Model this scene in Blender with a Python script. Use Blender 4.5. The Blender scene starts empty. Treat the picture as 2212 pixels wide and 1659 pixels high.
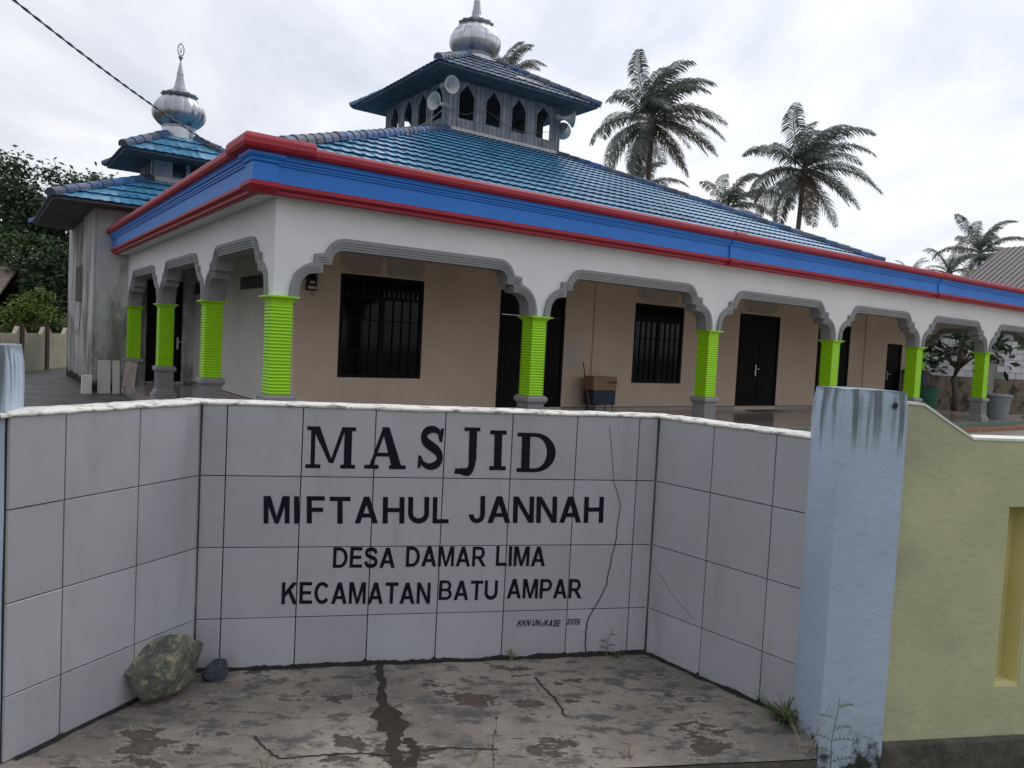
import bpy, bmesh, math, random
from mathutils import Vector, Matrix, noise
random.seed(11)
R = math.radians
scene = bpy.context.scene
col = scene.collection

# ------------------------------------------------------------------ camera
EYE = 1.41
PITCH, ROLL = R(-2.88388), R(2.95111)
cd = bpy.data.cameras.new('camera'); cam = bpy.data.objects.new('camera', cd); col.objects.link(cam)
f_ = Vector((0, math.cos(PITCH), math.sin(PITCH))); u0 = Vector((0, -math.sin(PITCH), math.cos(PITCH))); r0 = Vector((1, 0, 0))
r_ = math.cos(ROLL) * r0 + math.sin(ROLL) * u0
u_ = -math.sin(ROLL) * r0 + math.cos(ROLL) * u0
cam.matrix_world = Matrix(((r_.x, u_.x, -f_.x, 0), (r_.y, u_.y, -f_.y, 0), (r_.z, u_.z, -f_.z, EYE), (0, 0, 0, 1)))
cd.sensor_width = 36; cd.lens = 1653.19 / 2212 * 36
scene.cycles.max_bounces = 6; scene.cycles.diffuse_bounces = 3; scene.cycles.glossy_bounces = 3; scene.cycles.transmission_bounces = 2; scene.cycles.transparent_max_bounces = 4; scene.cycles.caustics_reflective = False; scene.cycles.caustics_refractive = False; scene.cycles.use_light_tree = False
cd.clip_start = .05; cd.clip_end = 2000
scene.camera = cam

# ------------------------------------------------------------------ sky and sun
SUN_AZ, SUN_EL = R(38), R(52)            # azimuth clockwise from +Y, behind the mosque and to the right
sdir = Vector((math.sin(SUN_AZ) * math.cos(SUN_EL), math.cos(SUN_AZ) * math.cos(SUN_EL), math.sin(SUN_EL)))
world = bpy.data.worlds.new('World'); scene.world = world; world.use_nodes = True
wn = world.node_tree.nodes; wl = world.node_tree.links; wn.clear()
def N(t, **k):
    n = wn.new(t)
    for a, b in k.items(): setattr(n, a, b)
    return n
wout = N('ShaderNodeOutputWorld'); bg = N('ShaderNodeBackground'); bg.inputs['Strength'].default_value = .1
sky = N('ShaderNodeTexSky', sky_type='NISHITA', sun_disc=False, sun_elevation=SUN_EL, sun_rotation=SUN_AZ, dust_density=4.0, air_density=1.0)
tc = N('ShaderNodeTexCoord')
sep = N('ShaderNodeSeparateXYZ'); wl.new(tc.outputs['Generated'], sep.inputs[0])
zz = N('ShaderNodeMath', operation='MAXIMUM'); wl.new(sep.outputs['Z'], zz.inputs[0]); zz.inputs[1].default_value = 0
za = N('ShaderNodeMath', operation='ADD'); wl.new(zz.outputs[0], za.inputs[0]); za.inputs[1].default_value = .22
dv = N('ShaderNodeVectorMath', operation='DIVIDE'); cmb = N('ShaderNodeCombineXYZ')
for i in range(3): wl.new(za.outputs[0], cmb.inputs[i])
wl.new(tc.outputs['Generated'], dv.inputs[0]); wl.new(cmb.outputs[0], dv.inputs[1])
mp = N('ShaderNodeMapping'); mp.inputs['Scale'].default_value = (1.15, .75, .0); mp.inputs['Rotation'].default_value = (0, 0, R(-25)); mp.inputs['Location'].default_value = (3.1, 1.7, 0)
wl.new(dv.outputs[0], mp.inputs[0])
n1 = N('ShaderNodeTexNoise'); n1.inputs['Scale'].default_value = 1.5; n1.inputs['Detail'].default_value = 8; n1.inputs['Roughness'].default_value = .56; n1.inputs['Distortion'].default_value = .35
wl.new(mp.outputs[0], n1.inputs['Vector'])
rp = N('ShaderNodeValToRGB'); e = rp.color_ramp.elements
e[0].position = .33; e[0].color = (.70, .755, .87, 1); e[1].position = .66; e[1].color = (1.16, 1.16, 1.16, 1)
m = rp.color_ramp.elements.new(.50); m.color = (.93, .955, 1.02, 1)
wl.new(n1.outputs['Fac'], rp.inputs[0])
# the veil of cloud is brighter round the hidden sun
dt = N('ShaderNodeVectorMath', operation='DOT_PRODUCT'); wl.new(tc.outputs['Generated'], dt.inputs[0]); dt.inputs[1].default_value = sdir
mr = N('ShaderNodeMapRange'); mr.inputs[1].default_value = -.75; mr.inputs[2].default_value = .95; mr.inputs[3].default_value = 5.1; mr.inputs[4].default_value = 11.8
wl.new(dt.outputs['Value'], mr.inputs[0])
sc_ = N('ShaderNodeVectorMath', operation='SCALE'); wl.new(rp.outputs[0], sc_.inputs[0]); wl.new(mr.outputs[0], sc_.inputs['Scale'])
mx = N('ShaderNodeMix', data_type='RGBA'); mx.inputs[0].default_value = .90
wl.new(sky.outputs[0], mx.inputs[6]); wl.new(sc_.outputs[0], mx.inputs[7])
wl.new(mx.outputs[2], bg.inputs['Color']); wl.new(bg.outputs[0], wout.inputs[0])
sl = bpy.data.lights.new('sun', 'SUN'); sl.energy = .8; sl.angle = R(18); sl.color = (1, .96, .9)
so = bpy.data.objects.new('sun', sl); col.objects.link(so); so.rotation_euler = (-sdir).to_track_quat('-Z', 'Y').to_euler(); so.location = (20, 20, 40)
vs = scene.view_settings; vs.view_transform = 'Standard'; vs.look = 'None'; vs.exposure = 0; vs.gamma = 1; vs.use_curve_mapping = False

# ------------------------------------------------------------------ materials
def mat(name, c, rough=.7, metal=0., spec=.5, var=.12, vscale=3., bump=0., bscale=60., c2=None, c2t=(.5, .62), c2s=2., island=0., streak=None, obj=0., extra=None, coat=0.):
    m = bpy.data.materials.new(name); m.use_nodes = True
    nt = m.node_tree; n = nt.nodes; l = nt.links; b = n['Principled BSDF']
    b.inputs['Roughness'].default_value = rough; b.inputs['Metallic'].default_value = metal
    b.inputs['Specular IOR Level'].default_value = spec; b.inputs['Coat Weight'].default_value = coat
    g = n.new('ShaderNodeNewGeometry'); pos = g.outputs['Position']
    def noi(scale, det=5, ro=.6, vec=None, scl=None):
        t = n.new('ShaderNodeTexNoise'); t.inputs['Scale'].default_value = scale; t.inputs['Detail'].default_value = det; t.inputs['Roughness'].default_value = ro
        v = vec or pos
        if scl:
            mp = n.new('ShaderNodeMapping'); mp.inputs['Scale'].default_value = scl; l.new(v, mp.inputs[0]); v = mp.outputs[0]
        l.new(v, t.inputs['Vector']); return t.outputs['Fac']
    def ramp(fac, a, bb, va=0., vb=1.):
        t = n.new('ShaderNodeMapRange'); t.interpolation_type = 'SMOOTHSTEP'
        t.inputs[1].default_value = a; t.inputs[2].default_value = bb; t.inputs[3].default_value = va; t.inputs[4].default_value = vb
        l.new(fac, t.inputs[0]); return t.outputs[0]
    def mixc(fac, a, bb, mode='MIX'):
        t = n.new('ShaderNodeMix'); t.data_type = 'RGBA'; t.blend_type = mode
        if isinstance(fac, float): t.inputs[0].default_value = fac
        else: l.new(fac, t.inputs[0])
        for i, v in ((6, a), (7, bb)):
            if isinstance(v, tuple): t.inputs[i].default_value = (*v, 1)
            else: l.new(v, t.inputs[i])
        return t.outputs[2]
    def mul(a, k):
        t = n.new('ShaderNodeVectorMath'); t.operation = 'SCALE'
        if isinstance(a, tuple): t.inputs[0].default_value = a
        else: l.new(a, t.inputs[0])
        l.new(k, t.inputs['Scale']); return t.outputs[0]
    def math_(op, a, bb):
        t = n.new('ShaderNodeMath'); t.operation = op
        for i, v in enumerate((a, bb)):
            if isinstance(v, (int, float)): t.inputs[i].default_value = v
            else: l.new(v, t.inputs[i])
        return t.outputs[0]
    cur = mul(c, ramp(noi(vscale), .25, .75, 1 - var, 1 + var))
    if c2: cur = mixc(ramp(noi(c2s, 7, .62), *c2t), cur, c2)
    if streak:      # (colour, z low, z high, threshold) run-off streaks that hang from an edge
        sc2, z0, z1, th = streak
        sp = n.new('ShaderNodeSeparateXYZ'); l.new(pos, sp.inputs[0])
        s1 = noi(1., 4, .6, scl=(22, 22, .7)); hh = ramp(sp.outputs['Z'], z0, z1)
        fac = ramp(math_('MULTIPLY', s1, hh), th, th + .16)
        cur = mixc(fac, cur, sc2)
    if island:
        cur = mul(cur, ramp(g.outputs['Random Per Island'], 0, 1, 1 - island, 1 + island))
    if obj:
        oi = n.new('ShaderNodeObjectInfo'); cur = mul(cur, ramp(oi.outputs['Random'], 0, 1, 1 - obj, 1 + obj))
    if extra: cur = extra(cur, dict(n=n, l=l, noi=noi, ramp=ramp, mixc=mixc, mul=mul, math=math_, pos=pos, b=b))
    l.new(cur, b.inputs['Base Color'])
    if bump:
        bp = n.new('ShaderNodeBump'); bp.inputs['Strength'].default_value = bump; bp.inputs['Distance'].default_value = .02
        l.new(noi(bscale, 6, .65), bp.inputs['Height']); l.new(bp.outputs[0], b.inputs['Normal'])
    return m

def x_tile(cur, k):
    # dirt washed over the glaze: faint streaks and grey smudges
    f = k['ramp'](k['noi'](1., 5, .6, scl=(9, 9, 1.6)), .50, .76, 0, .45)
    cur = k['mixc'](f, cur, (.30, .29, .29))
    f2 = k['ramp'](k['noi'](2.3, 6, .65), .54, .70, 0, .42)
    return k['mixc'](f2, cur, (.36, .36, .38))
def x_slab(cur, k):
    n, ramp, mixc, noi, math_ = k['n'], k['ramp'], k['mixc'], k['noi'], k['math']
    sc = (1, 1.7, 1)
    big = noi(1.3, 4, .5); a = noi(6.5, 10, .72, scl=sc); b = noi(3.1, 10, .70, scl=sc); c = noi(17, 9, .75, scl=sc); d = noi(34, 7, .75)
    cur = mixc(ramp(big, .42, .62, 0, .7), cur, (.135, .122, .112))
    cur = mixc(ramp(a, .49, .58, 0, .9), cur, (.10, .095, .093))
    cur = mixc(ramp(c, .56, .66, 0, .75), cur, (.33, .29, .25))
    cur = mixc(ramp(b, .53, .555, 0, .55), cur, (.42, .385, .34))        # pale rim of the dried patches
    cur = mixc(ramp(b, .553, .585, 0, .93), cur, (.058, .044, .036))
    cur = mixc(ramp(math_('ADD', b, math_('MULTIPLY', c, .25)), .72, .76, 0, .8), cur, (.13, .10, .085))
    return mixc(ramp(d, .60, .70, 0, .8), cur, (.045, .042, .04))
def x_post(cur, k):
    n, l, ramp, mixc, noi, math_ = k['n'], k['l'], k['ramp'], k['mixc'], k['noi'], k['math']
    sp = n.new('ShaderNodeSeparateXYZ'); l.new(k['pos'], sp.inputs[0])
    nz = noi(9, 6, .65); low = math_('ADD', ramp(sp.outputs['Z'], -.2, .26, 1, 0), math_('MULTIPLY', math_('SUBTRACT', nz, .5), 1.9))
    cur = mixc(ramp(low, .60, .88), cur, (.022, .026, .018))
    top = math_('ADD', ramp(sp.outputs['Z'], 1.24, 1.33, 0, 1), math_('MULTIPLY', math_('SUBTRACT', noi(14, 6, .7), .5), 1.4))
    return mixc(ramp(top, .75, 1.0, 0, .7), cur, (.16, .2, .22))
def x_yellow(cur, k):
    n, l, ramp, mixc, noi, math_ = k['n'], k['l'], k['ramp'], k['mixc'], k['noi'], k['math']
    sp = n.new('ShaderNodeSeparateXYZ'); l.new(k['pos'], sp.inputs[0])
    low = math_('ADD', ramp(sp.outputs['Z'], -.14, .10, 1, 0), math_('MULTIPLY', math_('SUBTRACT', noi(8, 6, .65), .5), .9))
    return mixc(ramp(low, .62, .85), cur, (.05, .045, .03))
def x_tower(cur, k):
    n, l, ramp, mixc, noi, math_ = k['n'], k['l'], k['ramp'], k['mixc'], k['noi'], k['math']
    sp = n.new('ShaderNodeSeparateXYZ'); l.new(k['pos'], sp.inputs[0])
    f = ramp(noi(1., 7, .68, scl=(1.5, 1.5, .5)), .42, .62, 0, .9)
    cur = mixc(f, cur, (.16, .15, .135))
    low = math_('ADD', ramp(sp.outputs['Z'], -.25, .55, 1, 0), math_('MULTIPLY', math_('SUBTRACT', noi(3, 6, .65), .5), .9))
    return mixc(ramp(low, .66, .80), cur, (.02, .022, .02))
def x_rock(cur, k):
    f = k['ramp'](k['noi'](26, 9, .75), .50, .60, 0, .8)
    cur = k['mixc'](f, cur, (.40, .36, .22))
    f2 = k['ramp'](k['noi'](30, 6, .7), .55, .66, 0, .6)
    return k['mixc'](f2, cur, (.03, .04, .045))
def x_yard(cur, k):
    n, l, ramp, mixc, noi, math_ = k['n'], k['l'], k['ramp'], k['mixc'], k['noi'], k['math']
    cur = mixc(ramp(noi(1.6, 8, .68, scl=(.35, 1.8, 1)), .48, .60, 0, .85), cur, (.17, .165, .16)); cur = mixc(ramp(noi(3.5, 8, .7, scl=(.3, 2.2, 1)), .54, .62, 0, .8), cur, (.025, .024, .024))
    sp = n.new('ShaderNodeSeparateXYZ'); l.new(k['pos'], sp.inputs[0])
    rt = ramp(math_('ADD', sp.outputs['X'], math_('MULTIPLY', noi(.6), 4.)), 3., 7.)
    light = mixc(ramp(noi(1.4, 8, .68), .44, .64, 0, .9), (.36, .325, .28), (.22, .20, .175))
    return mixc(rt, cur, light)
def x_roof(cur, k):
    f = k['ramp'](k['noi'](1.1, 6, .62), .56, .70, 0, .75)
    return k['mixc'](f, cur, (.02, .05, .13))
def x_brown(cur, k):
    f = k['ramp'](k['noi'](2.2, 8, .7), .46, .62)
    return k['mixc'](f, cur, (.05, .042, .034))

M = {}
M['white'] = mat('white wall paint', (.78, .78, .79), .75, var=.05, vscale=1.2, bump=.08, bscale=40)
M['plaster'] = mat('beige plaster', (.72, .57, .45), .85, var=.08, vscale=.9, bump=.12, bscale=30)
M['greywall'] = mat('off white porch wall', (.62, .60, .56), .85, var=.08, vscale=.9, bump=.1, bscale=30)
M['patch'] = mat('grey cement patch', (.52, .44, .39), .9, var=.16, vscale=5)
M['vent'] = mat('dark vent blocks', (.10, .09, .08), .9)
M['trim'] = mat('grey trim paint', (.27, .27, .28), .7, var=.06, bump=.06)
M['green'] = mat('lime green paint', (.36, .74, .012), .42, var=.04)
M['blue'] = mat('blue paint', (.018, .20, .70), .5, var=.07, vscale=2, bump=.05)
def x_chip(cur, k):
    f = k['ramp'](k['noi'](1.7, 4, .5), .735, .745)
    return k['mixc'](f, cur, (.45, .43, .42))
M['red'] = mat('red paint', (.36, .014, .034), .55, var=.12, vscale=2.5, bump=.06, extra=x_chip)
M['tile'] = mat('white glazed wall tile', (.43, .432, .465), .34, var=.04, vscale=4, obj=.06, bump=.06, bscale=220, extra=x_tile)
M['grout'] = mat('dark joint filler', (.035, .032, .03), .9, var=.3, vscale=20)
M['coping'] = mat('white painted coping', (.80, .78, .73), .8, var=.1, vscale=8, bump=.5, bscale=45, c2=(.30, .28, .26), c2t=(.50, .64), c2s=22)
M['ink'] = mat('blue black sign paint', (.005, .006, .014), .6, var=.2, spec=.2)
M['slab'] = mat('weathered concrete', (.33, .29, .245), .8, var=.25, vscale=2.2, bump=1., bscale=30, extra=x_slab)
M['slabedge'] = mat('dirty concrete edge', (.10, .09, .075), .9, var=.4, vscale=14, bump=.8, bscale=30)
M['crack'] = mat('dirt in cracks', (.035, .028, .022), .95, var=.3, vscale=25)
M['mould'] = mat('black mould', (.018, .017, .015), .95, var=.4, vscale=30, bump=.6, bscale=80)
M['post'] = mat('pale blue post paint', (.43, .515, .64), .75, var=.07, vscale=3, bump=.28, bscale=26, streak=((.14, .18, .20), .50, 1.32, .43), extra=x_post)
M['yellow'] = mat('dull yellow wall paint', (.52, .51, .31), .8, var=.10, vscale=2.5, bump=.3, bscale=34, c2=(.42, .42, .28), c2t=(.46, .66), c2s=2.2, extra=x_yellow)
M['yellowin'] = mat('lighter yellow paint in the slot', (.72, .66, .33), .8, var=.06, bump=.2)
M['capwhite'] = mat('white wall top', (.80, .79, .74), .8, var=.06, bump=.3)
M['rock'] = mat('green grey rock', (.13, .14, .115), .85, var=.35, vscale=9, bump=.9, bscale=30, extra=x_rock)
M['rockdark'] = mat('dark slate rock', (.055, .06, .08), .8, var=.4, vscale=14, bump=.9, bscale=40, c2=(.25, .25, .27), c2t=(.6, .66), c2s=28)
M['roof'] = mat('blue glazed roof tile', (.07, .255, .42), .26, var=.14, vscale=1.5, island=.16, obj=.12, extra=x_roof, coat=0.)
M['rooflip_shade'] = mat('shaded deep blue tile lip', (.010, .055, .17), .4, var=.2)  # deeper blue of the lip, with the step shade put into the colour
M['roofold'] = mat('dirty grey blue roof tile', (.07, .11, .18), .5, var=.3, vscale=2.5, island=.2, obj=.15, c2=(.17, .22, .31), c2t=(.5, .62), c2s=3.)
M['ridge'] = mat('blue ridge tile', (.05, .115, .27), .5, var=.3, vscale=1.2, obj=.3, c2=(.10, .11, .14), c2t=(.45, .58), c2s=1.1)
M['wood'] = mat('weathered grey boards', (.235, .255, .295), .85, var=.25, vscale=4, obj=.16, streak=((.34, .33, .32), 7.0, 7.2, .52))
M['soffit'] = mat('dark weathered soffit', (.10, .105, .12), .9, var=.3, vscale=3)
M['cement'] = mat('cement flashing', (.52, .50, .49), .9, var=.15, vscale=5)
M['steel'] = mat('stainless dome sheet', (.56, .58, .62), .42, metal=1., var=.10, vscale=2, obj=.10)
M['steelsm'] = mat('polished dome sheet', (.36, .375, .41), .34, metal=1., var=.2, vscale=2, obj=.06)
M['tower'] = mat('stained tower render', (.52, .52, .525), .9, var=.14, vscale=1.5, bump=.2, bscale=20, extra=x_tower)
M['dark'] = mat('dark varnished wood', (.009, .007, .008), .6, spec=.15, var=.25, vscale=6)
M['glass'] = mat('dark window glass', (.004, .004, .006), .08, var=.1, spec=.16)
M['porch'] = mat('polished porch tiles', (.33, .28, .26), .16, var=.12, vscale=2, spec=.5)
M['skirt'] = mat('veined skirting tile', (.46, .40, .37), .35, var=.15, vscale=6, c2=(.25, .16, .14), c2t=(.6, .64), c2s=5)
M['gtile'] = mat('green edge tile', (.09, .19, .15), .4, var=.2)
M['orange'] = mat('orange brown step', (.30, .155, .085), .85, var=.2, vscale=3, bump=.3)
M['metal'] = mat('brushed handle', (.6, .6, .6), .35, metal=1.)
M['horn'] = mat('grey enamel horn', (.44, .46, .46), .5, var=.08)
M['black'] = mat('black plastic', (.012, .012, .013), .5)
M['cable'] = mat('grey cable', (.12, .12, .14), .6)
M['cablew'] = mat('white cable', (.5, .5, .5), .6)
M['paper'] = mat('white paper', (.62, .57, .54), .9, var=.04)
M['boxwood'] = mat('bare plywood', (.34, .20, .12), .8, var=.12)
M['boxblue'] = mat('navy paint', (.02, .035, .075), .6)
M['stick'] = mat('orange broom stick', (.28, .09, .03), .6)
M['bingrey'] = mat('grey plastic bin', (.20, .24, .26), .5)
M['bingreen'] = mat('green plastic bin', (.012, .13, .075), .45)
M['binblue'] = mat('dark blue drum', (.015, .03, .07), .45)
M['block'] = mat('whitewashed block', (.58, .58, .61), .9, var=.08, obj=.07, bump=.4, bscale=30)
M['mortar'] = mat('grey mortar', (.25, .24, .24), .95)
M['brown'] = mat('mouldy brown render', (.19, .155, .115), .95, var=.25, vscale=3, bump=.4, extra=x_brown)
M['concrete'] = mat('grey concrete', (.27, .26, .25), .9, var=.15)
M['fence'] = mat('cream fence render', (.50, .47, .36), .9, var=.08, vscale=2, c2=(.30, .27, .2), c2t=(.6, .75), c2s=2)
M['fencepost'] = mat('maroon fence post', (.085, .04, .035), .8, var=.2)
M['yard'] = mat('wet dark concrete yard', (.065, .063, .064), .45, var=.25, vscale=1.2, bump=.3, bscale=8, extra=x_yard)
M['earth'] = mat('bare earth and short grass', (.10, .095, .055), .95, var=.35, vscale=1.2, bump=.6, bscale=8, c2=(.06, .075, .025), c2t=(.45, .6), c2s=3)
M['housetin'] = mat('grey brown roof sheet', (.155, .14, .145), .55, var=.08)
M['housewall'] = mat('house wall', (.4, .36, .3), .9)
M['oldroof'] = mat('old thatch brown roof', (.16, .13, .105), .9, var=.3, vscale=4)
M['bark'] = mat('bark', (.10, .085, .07), .9, var=.3, vscale=5, bump=.6, bscale=12)
M['palmtrunk'] = mat('palm trunk', (.12, .105, .09), .9, var=.25, vscale=6, bump=.6, bscale=9)
def leafmat(name, c, c2, isl=.45, rough=.45):
    m = mat(name, c, rough, var=.25, vscale=.5, island=isl, c2=c2, c2t=(.45, .65), c2s=.6)
    b = m.node_tree.nodes['Principled BSDF']; b.inputs['Subsurface Weight'].default_value = 0
    # light passes through the thin blades
    nt = m.node_tree; tr = nt.nodes.new('ShaderNodeBsdfTranslucent'); ms = nt.nodes.new('ShaderNodeMixShader'); ms.inputs[0].default_value = .25
    src = b.inputs['Base Color'].links[0].from_socket; nt.links.new(src, tr.inputs[0])
    nt.links.new(b.outputs[0], ms.inputs[1]); nt.links.new(tr.outputs[0], ms.inputs[2])
    nt.links.new(ms.outputs[0], nt.nodes['Material Output'].inputs[0]); return m
M['palm'] = leafmat('palm frond green with sky glare', (.135, .16, .14), (.17, .175, .15))  # leaf colour lightened and greyed to imitate the veil of sky glare
M['frondold'] = leafmat('dry palm frond', (.16, .12, .07), (.11, .08, .05))
M['leafdark'] = leafmat('dark tree leaves', (.035, .07, .03), (.05, .085, .035))
M['leafmid'] = leafmat('mid green leaves', (.05, .10, .03), (.085, .12, .035))
M['leafyel'] = leafmat('yellow green leaves', (.11, .17, .025), (.06, .12, .025))
M['leafbig'] = leafmat('big dark leaves', (.02, .045, .015), (.03, .06, .02))
M['weed'] = leafmat('weed green', (.10, .17, .05), (.14, .16, .06))
M['dry'] = leafmat('dry grass straw', (.26, .19, .12), (.20, .15, .09))

# ------------------------------------------------------------------ mesh helpers
class MB:
    def __init__(s): s.v = []; s.f = []; s.mi = None
    def add(s, vs, fs):
        o = len(s.v); s.v += [tuple(p) for p in vs]; s.f += [tuple(i + o for i in f) for f in fs]; return s
    def box(s, x0, x1, y0, y1, z0, z1):
        return s.add([(x0, y0, z0), (x1, y0, z0), (x1, y1, z0), (x0, y1, z0), (x0, y0, z1), (x1, y0, z1), (x1, y1, z1), (x0, y1, z1)],
                     [(0, 3, 2, 1), (4, 5, 6, 7), (0, 1, 5, 4), (1, 2, 6, 5), (2, 3, 7, 6), (3, 0, 4, 7)])
    def frust(s, cx, cy, rings):      # square rings: (half x, half y, z)
        vs = []; fs = []
        for hx, hy, z in rings: vs += [(cx - hx, cy - hy, z), (cx + hx, cy - hy, z), (cx + hx, cy + hy, z), (cx - hx, cy + hy, z)]
        k = len(rings)
        for i in range(k - 1):
            for j in range(4): fs.append((4 * i + j, 4 * i + (j + 1) % 4, 4 * i + 4 + (j + 1) % 4, 4 * i + 4 + j))
        fs += [(3, 2, 1, 0), tuple(4 * (k - 1) + j for j in range(4))]
        return s.add(vs, fs)
    def lathe(s, prof, n, cx=0, cy=0, cz=0, fn=None, caps=True):
        vs = []; fs = []
        for r, z in prof:
            for i in range(n):
                a = 2 * math.pi * i / n; rr = fn(r, z, a) if fn else r
                vs.append((cx + rr * math.cos(a), cy + rr * math.sin(a), cz + z))
        for k in range(len(prof) - 1):
            for i in range(n): fs.append((k * n + i, k * n + (i + 1) % n, (k + 1) * n + (i + 1) % n, (k + 1) * n + i))
        if caps: fs += [tuple(range(n - 1, -1, -1)), tuple((len(prof) - 1) * n + i for i in range(n))]
        return s.add(vs, fs)
    def tube(s, pts, r, n=6, cap=True):
        pts = [Vector(p) for p in pts]; vs = []; fs = []; k = len(pts)
        rs = r if isinstance(r, (list, tuple)) else [r] * k
        for i, p in enumerate(pts):
            d = (pts[min(i + 1, k - 1)] - pts[max(i - 1, 0)]).normalized()
            a = d.cross(Vector((0, 0, 1)));
            if a.length < 1e-3: a = d.cross(Vector((1, 0, 0)))
            a.normalize(); b = d.cross(a)
            for j in range(n):
                t = 2 * math.pi * j / n; vs.append(p + (a * math.cos(t) + b * math.sin(t)) * rs[i])
        for i in range(k - 1):
            for j in range(n): fs.append((i * n + j, i * n + (j + 1) % n, (i + 1) * n + (j + 1) % n, (i + 1) * n + j))
        if cap: fs += [tuple(range(n - 1, -1, -1)), tuple((k - 1) * n + j for j in range(n))]
        return s.add(vs, fs)
    def extr(s, poly, o, a, b, d):    # polygon in plane (o + x a + y b) pushed along vector d
        o, a, b, d = map(Vector, (o, a, b, d)); k = len(poly)
        vs = [o + a * x + b * y for x, y in poly] + [o + a * x + b * y + d for x, y in poly]
        fs = [tuple(range(k)), tuple(range(2 * k - 1, k - 1, -1))] + [(i, i + k, (i + 1) % k + k, (i + 1) % k) for i in range(k)]
        return s.add(vs, fs)
    def mesh(s, name, fix=True):
        me = bpy.data.meshes.new(name); me.from_pydata(s.v, [], s.f)
        if fix:
            bm = bmesh.new(); bm.from_mesh(me); bmesh.ops.recalc_face_normals(bm, faces=bm.faces); bm.to_mesh(me); bm.free()
        if s.mi: me.polygons.foreach_set('material_index', s.mi)
        me.update(); return me
    def build(s, name, m, parent=None, smooth=False, bevel=0, fix=True):
        me = s.mesh(name, fix)
        if smooth:
            for p in me.polygons: p.use_smooth = True
        return link(name, me, m, parent, bevel)
def link(name, me, m=None, parent=None, bevel=0, loc=None, rot=None):
    if m is not None and not me.materials: me.materials.append(m)
    o = bpy.data.objects.new(name, me); col.objects.link(o)
    if parent: o.parent = parent
    if loc: o.location = loc
    if rot: o.rotation_euler = rot
    if bevel:
        b = o.modifiers.new('bevel', 'BEVEL'); b.width = bevel; b.segments = 2; b.limit_method = 'ANGLE'
    return o
def empty(name, loc=(0, 0, 0), rz=0):
    o = bpy.data.objects.new(name, None); col.objects.link(o); o.location = loc; o.rotation_euler = (0, 0, rz); o.empty_display_size = .2; return o
def tag(o, label=None, cat=None, group=None, kind=None):
    for k, v in (('label', label), ('category', cat), ('group', group), ('kind', kind)):
        if v: o[k] = v
    return o
def clip(poly, nx, ny, c):            # keep nx x + ny y <= c
    out = []
    for i in range(len(poly)):
        p, q = poly[i], poly[(i + 1) % len(poly)]
        dp = nx * p[0] + ny * p[1] - c; dq = nx * q[0] + ny * q[1] - c
        if dp <= 0: out.append(p)
        if (dp < 0 < dq) or (dq < 0 < dp):
            t = dp / (dp - dq); out.append(tuple(p[i2] + (q[i2] - p[i2]) * t for i2 in range(3)))
    return out

# ------------------------------------------------------------------ ground
m = MB(); m.add([(-400, -60, -.28), (400, -60, -.28), (400, 600, -.28), (-400, 600, -.28)], [(0, 1, 2, 3)])
tag(m.build('ground', M['earth']), kind='structure')
C0 = Vector((-3.01472, 9.7743, 0)); YAW = R(35.3302)
ee = Vector((math.cos(YAW), math.sin(YAW), 0)); nn = Vector((-math.sin(YAW), math.cos(YAW), 0))
def BW(s, t, z=0): return C0 + ee * s + nn * t + Vector((0, 0, z))
yz = -.20
yp = [(-15.6, 5.0), (-1.75, 2.9), (-1.40, 3.20), (.72, 3.68), (1.28, 3.02), (1.75, 3.02), (30, 9.), (30, 45), (-13, 45), (-16.9, 31), (-15.5, 25.7), (-14.4, 20)]
m = MB(); m.add([(x, y, yz) for x, y in yp] + [(x, y, yz - .2) for x, y in yp], [tuple(range(len(yp)))] + [(i, i + len(yp), (i + 1) % len(yp) + len(yp), (i + 1) % len(yp)) for i in range(len(yp))])
tag(m.build('yard', M['yard']), kind='structure')

# ------------------------------------------------------------------ slab in front of the sign
A = Vector((-1.5411, 2.3917, 0)); B = Vector((-1.2543, 3.0968, 0)); Cc = Vector((.69, 3.5375, 0)); Dd = Vector((1.1547, 2.9762, 0))
sp_ = [(-2.6, 2.02), (-.6, 2.352), (.471, 2.535), (1.15, 2.652), (1.19, 2.76), (1.19, 2.98), (.74, 3.58), (-1.30, 3.14), (-1.60, 2.42), (-2.6, 2.6)]
k = len(sp_)
m = MB(); m.add([(x, y, 0) for x, y in sp_], [tuple(range(k))])
slab = tag(m.build('concrete_slab', M['slab']), kind='structure')
m = MB(); m.add([(x, y, -.004) for x, y in sp_] + [(x + .01, y + .01, -.32) for x, y in sp_], [(i, i + k, (i + 1) % k + k, (i + 1) % k) for i in range(k)])
m.build('slab_edge', M['slabedge'], slab)
def ribbon(pts, w, z, jag=.35):
    mb = MB(); L_ = []; Rr = []
    for i, p in enumerate(pts):
        p = Vector((*p[:2], 0)); q = Vector((*pts[min(i + 1, len(pts) - 1)][:2], 0)); o = Vector((*pts[max(i - 1, 0)][:2], 0))
        d = (q - o).normalized(); sd = Vector((-d.y, d.x, 0)); ww = (w[i] if isinstance(w, list) else w) * random.uniform(1 - jag, 1 + jag) / 2
        L_.append(p + sd * ww + Vector((0, 0, z))); Rr.append(p - sd * ww + Vector((0, 0, z)))
    kk = len(pts); mb.add(L_ + Rr, [(i, i + 1, kk + i + 1, kk + i) for i in range(kk - 1)]); return mb
def dens(pts, n=6, j=.008):
    out = []
    for p, q in zip(pts, pts[1:]):
        for i in range(n): t = i / n; out.append((p[0] + (q[0] - p[0]) * t + random.uniform(-j, j), p[1] + (q[1] - p[1]) * t + random.uniform(-j, j)))
    return out + [pts[-1]]
cr = dens([(-.518, 3.268), (-.479, 3.109), (-.431, 2.891)], 7) + dens([(-.405, 2.80), (-.35, 2.69), (-.356, 2.602), (-.311, 2.469), (-.30, 2.38)], 5, .006)
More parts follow.
